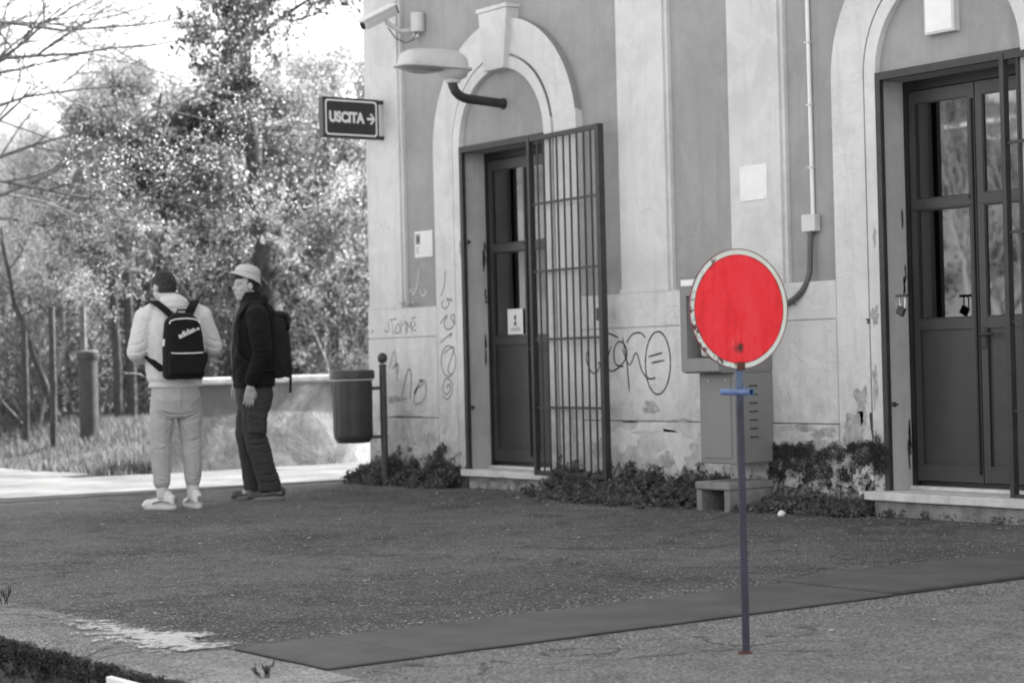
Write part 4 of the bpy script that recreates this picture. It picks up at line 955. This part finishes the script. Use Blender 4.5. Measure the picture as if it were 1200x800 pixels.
# black backpack on his back
bp = tag(empty('backpack', p1.location, p1.rotation_euler.z), 'black backpack with white adidas lettering on the man in the pale hoodie', 'backpack')
def packbody(mb, cx, y0, y1, z0, z1, w):
    mb.stack([(cx,(y0+y1)/2,z0,w*.42,(y1-y0)*.36),(cx,(y0+y1)/2,z0+.02,w*.49,(y1-y0)*.48),(cx,(y0+y1)/2,z0+.12,w*.5,(y1-y0)*.5),(cx,(y0+y1)/2+.01,z0+.30,w*.475,(y1-y0)*.47),(cx,(y0+y1)/2+.02,z1-.06,w*.41,(y1-y0)*.38),(cx,(y0+y1)/2+.03,z1-.015,w*.27,(y1-y0)*.26),(cx,(y0+y1)/2+.03,z1,w*.15,(y1-y0)*.16)], 32, 3.0)
mb = MB(); packbody(mb, .015, -.315, -.13, .925, 1.395, .295); remesh(mb, 'bag', K['pack'], .007, bp, 3, wrinkle=.004, wsc=9)
mb = MB(); mb.stack([(.015,-.30,.955,.115,.03),(.015,-.305,.97,.128,.04),(.015,-.30,1.10,.125,.036),(.015,-.295,1.12,.115,.025)], 24, 3.2); remesh(mb, 'front_pocket', K['pack'], .006, bp, 2)
mb = MB(); mb.tube([(-.098,-.342,1.110),(-.04,-.348,1.106),(.06,-.348,1.106),(.128,-.342,1.110)], .0042, 6); mb.build('pocket_zip', K['white'], bp, True)
mb = MB(); mb.tube([(-.095,-.290,1.315),(-.085,-.282,1.335),(-.05,-.284,1.347),(.02,-.290,1.352),(.08,-.284,1.347),(.112,-.282,1.335),(.124,-.290,1.315)], .0042, 6); mb.build('top_zip', K['white'], bp, True)
mb = MB(); mb.tube([(-.128,-.252,1.21),(-.132,-.248,1.16)], .008, 6); mb.build('zip_pull', K['white'], bp, True)
MB().tube([(-.02,-.20,1.375),(-.015,-.20,1.415),(.045,-.20,1.415),(.05,-.20,1.375)], .008, 8).build('carry_loop', K['pack'], bp, True)
text('adidas', .056, 'lettering', K['white'], bp, Matrix.Translation((.018,-.323,1.250)) @ Matrix.Rotation(R(-5),4,'X') @ Matrix.Rotation(PI/2,4,'X') @ Matrix.Rotation(R(24),4,'Z'), bold=.0004, sx=.92, extrude=.006)
for k in range(3):
    mb = MB(); x = .080+k*.010; mb.box(x, x+.006, -.329, -.320, 1.268, 1.275+k*.006); mb.build('logo_stripe', K['white'], bp)
for s in (-1, 1):
    mb = MB(); pts = [(.015+s*.05,-.165,1.365),(s*.105,-.125,1.435),(s*.145,-.06,1.482),(s*.16,.04,1.478),(s*.155,.13,1.40),(s*.155,.165,1.28),(s*.195,.12,1.17),(s*.214,.02,1.12),(s*.185,-.105,1.06),(.015+s*.13,-.16,.985)]
    for k in range(-3, 4): mb.tube([(p[0]+k*.009, p[1], p[2]+.0) for p in pts], .0085, 6)
    remesh(mb, 'shoulder_strap', K['pack'], .006, bp, 2)

# ---- man with the pale bucket hat, facing left, black jacket
p2 = tag(empty('person', (7.235, 13.16, 0), R(66)), 'person in a black jacket, dark cargo trousers and a pale bucket hat, facing left', 'person', 'two young men talking on the platform')
mb = MB(); X2 = head(mb, (0, .045, 1.612), (-.42, 1), -.05)
mb.chain([(0,-.015,1.44),(0,.012,1.54)], [.060,.056])
mb.stack([(0,0,.80,.14,.10),(0,0,.95,.14,.095),(0,0,1.15,.15,.10),(0,0,1.32,.17,.10),(0,0,1.44,.11,.07)], 20, 2.3)
for s, e, w in ((-1, (-.245,-.045,1.12), (-.235,.04,.875)), (1, (.245,-.03,1.12), (.21,.10,.92))):
    mb.chain([(s*.17,-.01,1.40), e], [.055,.042]); mb.chain([e, w], [.040,.028])
    hand(mb, tuple(Vector(w)+Vector((0,.006,-.01))), (.02 if s < 0 else -.1,.12,-1), (-s*1,.1,0), 1 if s < 0 else -1)
mb.chain([(-.09,0,.82),(-.10,.0,.46),(-.10,-.105,.10)], [.085,.056,.038]); mb.chain([(.09,0,.82),(.09,.05,.46),(.09,.0,.10)], [.085,.056,.038])
mb.chain([(-.1,-.10,.07),(-.1,-.02,.05)], [.036,.03]); mb.chain([(.09,0,.07),(.09,.08,.05)], [.036,.03])
remesh(mb, 'body', K['skin'], .006, p2, 2)
for s in (-1, 1):
    mb = MB(); mb.ell(tuple(X2 @ Vector((s*.029,.083,.004))), (.008,.004,.0035)); mb.build('eye', K['eye'], p2, True)
    mb = MB(); mb.chain([tuple(X2 @ Vector((s*.012,.089,.024))), tuple(X2 @ Vector((s*.032,.087,.029))), tuple(X2 @ Vector((s*.046,.076,.022)))], [.0016,.002,.0012], 6); mb.build('eyebrow', K['hair'], p2, True)
mb = MB(); mb.ell(tuple(X2 @ Vector((0,.093,-.055))), (.019,.005,.004)); mb.build('mouth', K['lip'], p2, True)
mb = MB(); e = X2.to_euler()
for q, r in (((0,-.03,.02),(.082,.088,.07)), ((0,-.055,-.03),(.068,.05,.05)), ((0,.046,.066),(.060,.042,.018)), ((.068,-.02,.005),(.010,.02,.035)), ((-.068,-.02,.005),(.010,.02,.035))):
    mb.ell(tuple(X2 @ Vector(q)), r, (e.x,e.y,e.z))
remesh(mb, 'hair', K['hair'], .006, p2, 2, wrinkle=.005, wsc=45)
mb = MB()   # bucket hat
hc = X2 @ Vector((0,-.018,.072)); T = Matrix.Translation(hc) @ Euler((e.x+.26,e.y,e.z)).to_matrix().to_4x4() @ Matrix.Scale(.93, 4)
prof = [(.128,-.034),(.127,-.030),(.112,-.010),(.103,.012),(.100,.034),(.092,.060),(.072,.080),(.038,.091),(.004,.094)]
rings = []
for r, z in prof:
    fr_ = lambda t: max(0, math.sin(t))**2; bk = lambda t: max(0, -math.sin(t))
    rings.append([mb.b.verts.new(T @ Vector((r*.90*math.cos(t), r*(1.06+(.26*fr_(t) if r > .12 else 0))*math.sin(t), z + ((.026*fr_(t)-.030*bk(t)) if z < -.005 else 0)))) for t in [2*PI*i/36 for i in range(36)]])
mb.bridge(rings, cap=False); mb.b.faces.new(rings[-1])
o = mb.build('bucket_hat', K['hat'], p2, True); md = o.modifiers.new('t', 'SOLIDIFY'); md.thickness = .004
mb = MB(); mb.tube([tuple(T @ Vector((.0935*math.cos(t), .1075*math.sin(t), .024))) for t in [2*PI*i/36 for i in range(37)]], .003, 5); mb.build('hat_seam', K['hat'], p2, True)
mb = MB()   # jacket
mb.stack([(0,0,.845,.185,.140),(0,0,.855,.200,.152),(0,0,.95,.205,.157),(0,.0,1.10,.210,.158),(0,-.005,1.25,.215,.150),(0,-.01,1.37,.215,.135),(0,-.01,1.44,.18,.108),(0,-.005,1.485,.105,.085),(0,.012,1.535,.078,.080),(0,.018,1.562,.076,.078)], 28, 2.3)
for s, el_, w in ((-1, (-.255,-.045,1.12), (-.24,.035,.905)), (1, (.255,-.03,1.12), (.215,.10,.93))):
    mb.chain([(s*.16,-.01,1.425),(s*.20,-.012,1.385)], [.068,.082]); mb.chain([(s*.205,-.012,1.38),(s*.245,-.03,1.25),el_], [.082,.076,.069]); mb.chain([el_, w], [.067,.050])
mb.ell((0,-.075,1.49), (.10,.045,.05))
remesh(mb, 'jacket', K['jacket'], .0075, p2, 2, wrinkle=.010, wsc=8, ax=1, creases=[(-.10,1.18,.05,1.14,.009,.012),(-.10,1.12,.05,1.10,.009,.012),(-.08,1.06,.04,1.09,.008,.010),(-.06,.96,.08,.93,.008,.010),(-.05,1.24,.04,1.28,.009,.008),(-.15,.88,.15,.88,.005,.007),(.06,1.35,.10,1.0,.006,.008),(-.02,1.0,.07,.98,.007,.009)])
MB().tube([(0,.158,.90),(0,.165,1.10),(0,.150,1.30),(0,.115,1.43),(0,.092,1.55)], .004, 6).build('jacket_zip', K['cab'], p2, True)
mb = MB()
mb.stack([(0,0,.92,.15,.115),(0,0,.86,.172,.132),(0,-.005,.78,.182,.138),(0,0,.70,.178,.120),(0,0,.66,.16,.10)], 28, 2.3)
mb.chain([(-.09,0,.78),(-.10,.012,.62),(-.102,.01,.47),(-.102,-.04,.30),(-.10,-.085,.14)], [.100,.095,.086,.082,.082])
mb.chain([(.09,0,.78),(.09,.035,.62),(.09,.058,.47),(.09,.03,.30),(.09,.012,.14)], [.100,.095,.085,.080,.080])
mb.stack([(-.10,-.09,.075,.080,.085),(-.10,-.088,.15,.078,.080)], 20); mb.stack([(.09,.008,.075,.078,.083),(.09,.01,.15,.076,.08)], 20)
mb.box(-.215,-.15,-.06,.07,.50,.66, bev=.015)
remesh(mb, 'cargo_trousers', K['cargo'], .0075, p2, 2, wrinkle=.008, wsc=8, ax=1, creases=[(-.12,.74,.12,.70,.010,.010),(-.10,.60,.10,.64,.010,.010),(-.10,.50,.09,.46,.009,.014),(-.10,.44,.08,.42,.009,.013),(-.12,.36,.05,.39,.009,.010),(-.16,.22,.0,.19,.009,.013),(-.17,.16,-.01,.14,.008,.013),(-.14,.30,.02,.27,.009,.010),(.02,.88,.03,.10,.005,.005)])
shoe(p2, (-.10,-.085,0), R(0), K['shoedark'], K['soledark'], name='trainer'); shoe(p2, (.09,.02,0), R(-12), K['shoedark'], K['soledark'], name='trainer')
bp2 = tag(empty('backpack', p2.location, p2.rotation_euler.z), 'soft dark backpack with a dangling strap on the man in the bucket hat', 'backpack')
mb = MB(); packbody(mb, 0, -.285, -.115, .92, 1.40, .30); remesh(mb, 'bag', K['pack2'], .008, bp2, 3, wrinkle=.014, wsc=10)
for q in (-.145, .145): mb = MB(); mb.ell((q,-.21,1.05), (.025,.05,.10)); remesh(mb, 'side_pocket', K['pack2'], .007, bp2, 2)
mb = MB(); mb.ell((0,-.185,1.385), (.118,.075,.035)); mb.ell((0,-.262,1.33), (.105,.022,.07)); remesh(mb, 'top_flap', K['pack2'], .007, bp2, 2, wrinkle=.006)
for s in (-1, 1):
    mb = MB(); pts = [(s*.08,-.16,1.40),(s*.115,-.12,1.455),(s*.15,-.04,1.49),(s*.155,.05,1.47),(s*.15,.125,1.37),(s*.16,.150,1.22),(s*.185,.12,1.08),(s*.215,.02,1.0),(s*.20,-.09,.97),(s*.13,-.15,.97)]
    for k in range(-2, 3): mb.tube([(p[0]+k*.010, p[1], p[2]) for p in pts], .0085, 6)
    remesh(mb, 'shoulder_strap', K['pack2'], .007, bp2, 2)
mb = MB(); 
for k in (-1, 0, 1): mb.tube([(-.12,-.24+k*.006,.99),(-.135,-.262+k*.006,.92),(-.135,-.258+k*.006,.80)], .0045, 5)
mb.build('loose_strap', K['pack2'], bp2, True)

# ================================================================== VEGETATION
def branch(mb, p, d, L, r, rgx, depth, tips, wob=.25, droop=0, n=5, kids=3, spread=.8, up=0):
    pts = [p.copy()]; rs = [r]; d = d.normalized()
    for i in range(n):
        d = (d + Vector((rgx.gauss(0,wob), rgx.gauss(0,wob), rgx.gauss(0,wob)-droop+up))*.5).normalized()
        p = p + d*L/n; pts.append(p.copy()); rs.append(r*(1-.75*(i+1)/n))
        if depth > 0 and i > 0:
            for _ in range(kids if i > 1 else 1):
                if rgx.random() < .75:
                    a = d.orthogonal().normalized(); a.rotate(Matrix.Rotation(rgx.uniform(0,2*PI), 3, d))
                    branch(mb, p.copy(), d + a*spread*rgx.uniform(.6,1.3), L*rgx.uniform(.38,.65), max(rs[-1]*.6, .003), rgx, depth-1, tips, wob, droop, n, kids, spread, up)
    tips.extend(pts[1:] if depth == 0 else pts[n//2:]); mb.tube(pts, rs, 5 if r < .03 else 8, cap=False)
def tree(name, base, H, r, label, leafm, leafsize, per, spread, seed, group=None, lean=(0,0), kids=2, depth=2, first=.25, nb=9, bl=.42, bark='bark', droop=0, up=.1, wob=.25, fill=0, crown_r=1.3, aspect=.5):
    rg_ = random.Random(seed); t = empty(name, (base[0], base[1], h_ground(base[0], base[1])-.05)); tag(t, label, 'tree' if 'tree' in name else 'shrub', group)
    mb = MB(); pts = []; rs = []; tips = []
    for i in range(9):
        f = i/8; pts.append(Vector((lean[0]*f*H + rg_.gauss(0,.04)*f*2, lean[1]*f*H + rg_.gauss(0,.04)*f*2, f*H))); rs.append(r*(1-.8*f)+.006)
    mb.tube(pts, [q*1.15 for q in rs], 10, cap=False); mb.build('trunk', K[bark], t, True)
    mb = MB()
    for k in range(nb):
        f = first + (1-first)*(k+.5)/nb; i = min(int(f*8), 7); p = pts[i].lerp(pts[i+1], f*8-i); a = rg_.uniform(0, 2*PI)
        branch(mb, p, Vector((math.cos(a), math.sin(a), .45)), H*bl*(1.15-.6*f), r*(.5-.3*f)+.006, rg_, depth, tips, wob, droop, 5, kids, .8, up)
    mb.build('limbs', K[bark], t, True)
    C_ = [tuple(q) for q in tips] 
    for _ in range(fill):
        f = rg_.uniform(first, 1.02); a = rg_.uniform(0, 2*PI); q = crown_r*math.sqrt(rg_.random())*(1.15-.75*abs(f-.45))
        C_.append((lean[0]*f*H+q*math.cos(a), lean[1]*f*H+q*math.sin(a), f*H))
    if leafm and C_: leaves('crown', C_, spread, per, leafsize, K[leafm], t, seed, droop=.3, aspect=aspect)
    return t
G_T = 'trees and shrubs of the thicket behind the path'
# tall ivy clad tree
tr1 = tree('ivy_clad_tree', (12.92, 22.75), 8.2, .125, 'tall dark tree with an ivy wrapped trunk behind the man in the bucket hat', 'leafdark', .040, 9, (.16,.16,.16), 11, G_T, lean=(-.070,.045), nb=18, first=.50, bl=.26, depth=2)
rg_ = random.Random(3); iv = []
for k in range(900):
    f = rg_.uniform(.0, 1)**.8; a = rg_.uniform(0, 2*PI); rr = .13 + (.75*rg_.random()**1.3 if f > .56 else (.02*rg_.random() if f > .16 else .5*rg_.random()))
    if .16 < f < .55 and rg_.random() < .8: continue
    iv.append((-.070*f*8+rr*math.cos(a), .045*f*8+rr*math.sin(a), f*8))
leaves('ivy', iv, (.09,.09,.12), 22, .034, K['leafdark'], tr1, 5)
# broad evergreens in the middle, right hand group, dark small ones low down
F_ = 1
specs = [
 ('evergreen_tree', (12.76,26.61), 4.5, .07, 'broad small leaved tree left of the ivy clad trunk, highest above the pale thicket', 'leafmid', .027, 24, (.24,.24,.24), 21, dict(fill=520, crown_r=1.35, first=.14, nb=12, bl=.36, up=.25)),
 ('evergreen_tree', (12.45,25.3), 3.9, .06, 'lower round evergreen in front of the broad one, above the pale hoodie', 'leafmid', .024, 24, (.22,.22,.22), 22, dict(fill=420, crown_r=1.15, first=.10, nb=11, bl=.36, up=.2)),
 ('evergreen_tree', (13.75,25.6), 4.2, .06, 'evergreen directly behind the ivy clad trunk', 'leafdark', .027, 22, (.24,.24,.24), 23, dict(fill=420, crown_r=1.25, first=.10, nb=11, bl=.34, up=.2)),
 ('evergreen_tree', (14.45,23.9), 4.0, .06, 'light leafed tree seen under the USCITA sign', 'leafmid', .026, 22, (.24,.24,.24), 24, dict(fill=430, crown_r=1.25, first=.10, nb=11, bl=.34, up=.2)),
 ('evergreen_tree', (15.8,25.4), 4.7, .07, 'tree rising beside the building corner above the USCITA sign', 'leafmid', .027, 21, (.26,.26,.26), 25, dict(fill=420, crown_r=1.4, first=.15, nb=12, bl=.36, up=.2)),
 ('evergreen_tree', (15.2,27.6), 4.4, .07, 'tree far back between the ivy clad trunk and the sign', 'leafmid', .029, 21, (.28,.28,.28), 26, dict(fill=420, crown_r=1.5, first=.12, nb=11, bl=.36, up=.2)),
]
for nm, b, H, r, lb, lm, ls, per, sp, sd_, kw in specs: tree(nm, b, H, r, lb, lm, ls, per, sp, sd_, G_T, **kw)
# pale sunlit thicket: fine twigs and pale young leaves
for (b, H, sd_, lb) in (((12.1,29.6),3.9,31,'pale twiggy shrub at the left edge of the thicket'), ((13.4,31.2),4.4,32,'pale sunlit shrub second from the left, taller and further back'), ((12.2,27.9),3.3,33,'pale shrub in front, above the wooden posts'), ((11.0,27.4),3.1,34,'low pale shrub nearest the bare branches'), ((13.1,29.0),3.7,35,'pale shrub against the broad evergreen'), ((10.9,31.0),3.8,36,'pale shrub partly cut by the left edge of the frame'), ((9.2,29.5),3.6,37,'pale shrub beyond the left edge of the frame'), ((10.55,25.7),3.5,38,'feathery pale shrub behind the grey capped post'), ((11.35,26.3),3.7,39,'feathery pale shrub between the capped post and the broad evergreen'), ((9.9,26.3),3.3,40,'feathery pale shrub low at the left frame edge')):
    tree('pale_shrub', b, H, .035, lb, 'leafpale', .024, 21, (.18,.18,.26), sd_, G_T, bark='palebark', aspect=.16, fill=380, crown_r=1.05, first=.06, nb=14, bl=.42, up=.45, wob=.3, depth=2)
# bare trees at the left, branches reaching over the sky
def bare_tree(base, H, r, lb, seed, nb=10, lean=(0,0), bl=.5, drive=None):
    rg_ = random.Random(seed); t = tag(empty('bare_tree', (base[0], base[1], h_ground(*base)-.05)), lb, 'tree', 'leafless trees'); mb = MB(); pts = []; tips = []
    for i in range(9): f = i/8; pts.append(Vector((lean[0]*f*H+rg_.gauss(0,.05)*f, lean[1]*f*H+rg_.gauss(0,.05)*f, f*H)))
    mb.tube(pts, [r*(1-.8*i/8)+.006 for i in range(9)], 10, cap=False); mb.build('trunk', K['bark'], t, True); mb = MB()
    for k in range(nb):
        f = .38+.6*(k+.5)/nb; i = min(int(f*8),7); p = pts[i].lerp(pts[i+1], f*8-i); a = rg_.uniform(0,2*PI)
        d = Vector((math.cos(a), math.sin(a), .5))
        if drive and k % 2 == 0: d = Vector(drive) + Vector((0,0,rg_.uniform(-.25,.35)))
        branch(mb, p, d, H*bl*(1.1-.5*f), r*.27, rg_, 2, tips, .22, .05, 7, 2, .75, .05)
    mb.build('limbs', K['greybark'], t, True)
    leaves('buds', [tuple(q) for q in tips], (.05,.05,.05), 2, .014, K['leafpale'], t, seed)
bare_tree((7.0,19.6), 6.4, .10, 'bare tree outside the left edge whose dark branches cross the sky', 41, 14, bl=.55, drive=(.8,-.45,.12))
bare_tree((9.0,24.6), 6.8, .10, 'second bare tree at the left edge, further back among pale shrubs', 42, 14, bl=.5, drive=(.8,-.3,.25))
bare_tree((11.9,24.2), 4.4, .045, 'slim leafless sapling left of the ivy clad trunk', 43, 10, bl=.42)
bare_tree((14.2,22.4), 4.8, .045, 'slim leafless sapling right of the ivy clad trunk', 44, 10, bl=.42)
bare_tree((10.9,23.6), 2.6, .05, 'leaning bare trunk low in the thicket, left of the standing man in pale', 45, 8, lean=(.25,-.1), bl=.5)
bare_tree((9.9,22.9), 2.5, .045, 'crooked bare trunk low behind the grey capped post', 46, 8, lean=(-.3,.1), bl=.5)
bare_tree((12.0,23.0), 3.0, .05, 'crooked dark trunk between the two men', 47, 9, lean=(.3,-.2), bl=.5)
# creeping undergrowth masses
def region(n, poly_or_box, seed, zf=None):
    r = random.Random(seed); x0, x1, y0, y1 = poly_or_box; out = []
    while len(out) < n:
        x, y = r.uniform(x0, x1), r.uniform(y0, y1); out.append((x, y, h_ground(x, y)))
    return out
r = random.Random(9); und = []
for k in range(2700):
    u = r.uniform(0, 1); d = r.uniform(0, 3.6); x, y = 8.2+u*8.6 + d*.55, 23.6-u*2.4 + d*.83
    hmax = .55 + 1.35*(noise.noise(Vector((x*.9, y*.9, 2)))*.5+.5) + .32*d
    if noise.noise(Vector((x*1.4, y*1.4, 7))) < -.22: hmax *= .35
    und.append((x, y, h_ground(x, y) + r.uniform(0, hmax)))
tag(leaves('undergrowth', und, (.16,.16,.14), 44, .024, K['leafmid'], None, 8, tonevar=.5), 'tangled sunlit undergrowth of bramble and ivy between the thicket trunks', 'undergrowth', kind='stuff')
r = random.Random(19); vines = MB(); vt = []
for k in range(120):
    u = r.uniform(0, 1); x, y = 8.4+u*8.2+r.uniform(0,1.5), 23.2-u*2.4+r.uniform(0,2.0); z = h_ground(x, y)
    branch(vines, Vector((x, y, z)), Vector((r.gauss(0,.5), r.gauss(0,.5), 1)), r.uniform(1.0, 2.8), r.uniform(.008, .028), r, 1, vt, .35, .0, 6, 1, .7, .0)
tag(vines.build('bramble_stems', K['palebark'], None, True), 'tangle of pale and dark bramble stems low in the thicket', 'stems', kind='stuff')
# far-off wood closing the view, distance haze put into its pale leaf colour
r = random.Random(29); far = []
for k in range(2600):
    u = r.uniform(-.25, 1); x, y = 11+u*16, 38-u*6+r.uniform(0,4); hm = 3.1 + 1.6*noise.noise(Vector((x*.35, y*.35, 0))) + 1.8*max(0,u)
    far.append((x, y, r.uniform(.2, max(1.0, hm))))
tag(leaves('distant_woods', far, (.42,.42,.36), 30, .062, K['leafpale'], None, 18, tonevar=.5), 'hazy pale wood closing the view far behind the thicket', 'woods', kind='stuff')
# grass
r = random.Random(12); gp = []
for k in range(110000):
    x = r.uniform(7.6, 16); y = r.uniform(17.0, 25)
    e = max(min(x-7.9, y-17.3), 0)
    if y < 21.8 and (x < 7.95+.25*noise.noise(Vector((0,y*1.3,1))) or y < 17.25+.15*noise.noise(Vector((x*1.3,0,1)))): continue
    if y > 21.8 and r.random() < .5: continue
    if 8.1 < x and y < 17.55 and x > 8.9: 
        if r.random() < .6: continue
    gp.append((x, y, h_ground(x, y)-.01))
gp = [p for p in gp if noise.noise(Vector((p[0]*2.2, p[1]*2.2, 4))) > -.45 or r.random() < .3]
hh = np.array([.13 + .10*(noise.noise(Vector((p[0]*1.1, p[1]*1.1, 9)))) for p in gp]); hh = np.clip(hh, .05, .3)
tag(blades('grass', gp, hh, .006, K['grass'], None, 3, .8), 'rough sunlit grass on the bank beyond the path', 'grass', kind='stuff')
gp = []
for k in range(60000):
    x = 2.84 - abs(r.gauss(0, .35)); y = r.uniform(4.4, 10); gp.append((x, y, h_ground(x, y)-.02))
hh = np.array([.16+.10*noise.noise(Vector((p[0]*1.5, p[1]*1.5, 9)))  for p in gp])
tag(blades('ditch_grass', gp, hh, .0032, K['grassshade'], None, 4, 1.1), 'dark shaded grass growing in the track ditch below the platform edge', 'grass', kind='stuff')
C_ = []
for k in range(2600):
    y = r.uniform(4.4, 10); C_.append((2.875-abs(r.gauss(0,.012)), y, -.015-abs(r.gauss(0, .07))))
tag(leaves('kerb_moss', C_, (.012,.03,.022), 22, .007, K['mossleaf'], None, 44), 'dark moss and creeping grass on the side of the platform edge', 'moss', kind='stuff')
# weeds along the foot of the wall
def weeds(name, spans_, n, label, seed, size=.020, per=26):
    r = random.Random(seed); C_ = []
    for k in range(n):
        y0, y1, hmax, dep = r.choice(spans_); y = r.uniform(y0, y1); bump_ = (noise.noise(Vector((y*4.5, seed, 0)))*.6+.3*noise.noise(Vector((y*17, seed, 0)))+.55)
        x = 8.97 - abs(r.gauss(0, dep)); z = r.uniform(.0, hmax*bump_)*(1-min(.8, (8.97-x)/(dep*3.2))); C_.append((x, y, max(.01, z)))
    tall = [(8.93+r.gauss(0,.02), c[1], c[2]+.02*k2) for c in C_[::14] for k2 in range(7) if c[2] > .08]
    big = leaves(name, C_, (.05,.05,.045), per, size, K['weed'], None, seed, tonevar=.6)
    if tall:
        ex = leaves(name+'_x', tall, (.022,.022,.02), 9, size*.7, K['weed'], None, seed+1, tonevar=.6, aspect=.3)
        d_ = bpy.context.copy() if False else None
        b2 = bmesh.new(); b2.from_mesh(big.data); b2.from_mesh(ex.data); b2.to_mesh(big.data); b2.free(); bpy.data.objects.remove(ex)
    return tag(big, label, 'weeds', 'weeds growing along the foot of the station wall', kind='stuff')
weeds('weeds', [(12.95, 14.35, .34, .12), (13.0, 13.6, .30, .08)], 620, 'dark leafy weeds at the foot of the wall around the litter bin post', 51)
weeds('weeds', [(9.72, 11.65, .30, .17), (10.0, 11.3, .24, .20)], 900, 'dark weeds under the open gate and along to the grey cabinet', 52)
weeds('weeds', [(8.45, 9.36, .13, .14)], 420, 'low dark weeds between the concrete stand and the right doorstep', 53, .017)
weeds('weeds', [(9.4, 9.66, .10, .12), (7.1, 8.4, .035, .05)], 120, 'tiny weeds below the right doorstep and around the stand legs', 54, .012)
r = random.Random(61); C_ = []
for k in range(900):
    y = r.uniform(8.50, 9.42); top = .41 + .03*noise.noise(Vector((y*14, 0, 3))) + (.03 if y < 8.62 else 0)
    low = .18 + .22*noise.noise(Vector((y*9, 4, 3))); z = low + (top-low)*r.random()**.8; 
    if noise.noise(Vector((y*9, z*9, 1))) > -.22: C_.append((8.966, y, z))
for k in range(80): C_.append((8.96, r.gauss(8.46, .035), .36+r.gauss(0, .05)))
tag(leaves('moss_mat', C_, (.010,.035,.03), 46, .0055, K['mossleaf'], None, 61, tonevar=.5), 'dark dried creeper and moss crust on the wall right of the cabinet', 'moss', kind='stuff')
# single sprigs in the platform edge
def sprig(x, y, H, lb, seed):
    r = random.Random(seed); o = tag(empty('weed_sprig', (x, y, 0)), lb, 'plant', 'small weeds rooted in the platform edge'); mb = MB(); tips = []
    for k in range(4): 
        branch(mb, Vector((r.gauss(0,.008), r.gauss(0,.008), 0)), Vector((r.gauss(0,.25), r.gauss(0,.25), 1)), H*r.uniform(.6,1), .0022, r, 1, tips, .2, 0, 5, 1, .6, .1)
    mb.build('stem', K['weed'], o); leaves('leaves', [tuple(t) for t in tips], (.006,.006,.006), 3, .0045, K['weed'], o, seed)
sprig(3.10, 5.60, .05, 'small weed growing beside the near corner of the short rubber mat', 71); sprig(3.26, 8.2, .09, 'thin dry weed at the left frame edge on the platform edge', 72); 
# scrub on the far hillside (mirrored in the door panes)
r = random.Random(81)
C_ = []
for k in range(30):
    x = r.uniform(-40, -27); y = r.uniform(34, 60); z = h_hill(x, y); C_ += [(x+r.gauss(0,.9), y+r.gauss(0,.9), z+abs(r.gauss(.6,.6))) for _ in range(60)]
tag(leaves('hill_scrub', C_, (.4,.4,.35), 12, .13, K['leafmid'], None, 90), 'scrub covering the hillside across the tracks, mirrored in the door glass', 'scrub', kind='stuff')
# bare trunks across the tracks, mirrored in the right door panes
for k, (x, y) in enumerate(((-22, 33.2), (-23, 35.0), (-25, 37.5), (-21, 30.5))):
    rg_ = random.Random(300+k); t = tag(empty('far_bare_tree', (x, y, -.4)), ('pale', 'forked', 'crooked', 'slender')[k] + ' leafless tree across the tracks, mirrored in the door glass', 'tree', 'bare trees across the tracks'); mb = MB(); tp = []
    branch(mb, Vector((0,0,0)), Vector((rg_.gauss(0,.1), rg_.gauss(0,.1), 1)), 6.5, .13, rg_, 2, tp, .2, 0, 7, 2, .6, .25); mb.build('trunk', K['palebark'], t, True)
# dry leaves and scraps blown against the wall and over the platform
r = random.Random(401); C_ = [(8.9-abs(r.gauss(0,.35)), r.uniform(7.2, 14), .004) for _ in range(260)] + [(r.uniform(3.4, 8.6), r.uniform(4, 14.4), .004) for _ in range(150)]
rng2 = np.random.default_rng(3); C_ = np.array(C_); n = len(C_); a = rng2.uniform(0, 2*PI, n); s = .012*rng2.uniform(.5, 1.5, (n,1))
A_ = np.stack([np.cos(a), np.sin(a), rng2.uniform(-.15,.15,n)], 1)*s; B_ = np.stack([-np.sin(a), np.cos(a), rng2.uniform(-.3,.3,n)], 1)*s*.6; C_[:,2] += .004
tag(quads('dead_leaves', C_, A_, B_, rng2.uniform(0,1,n), K['leafpale']), 'dry leaves and small pale scraps blown over the asphalt', 'leaves', kind='stuff')
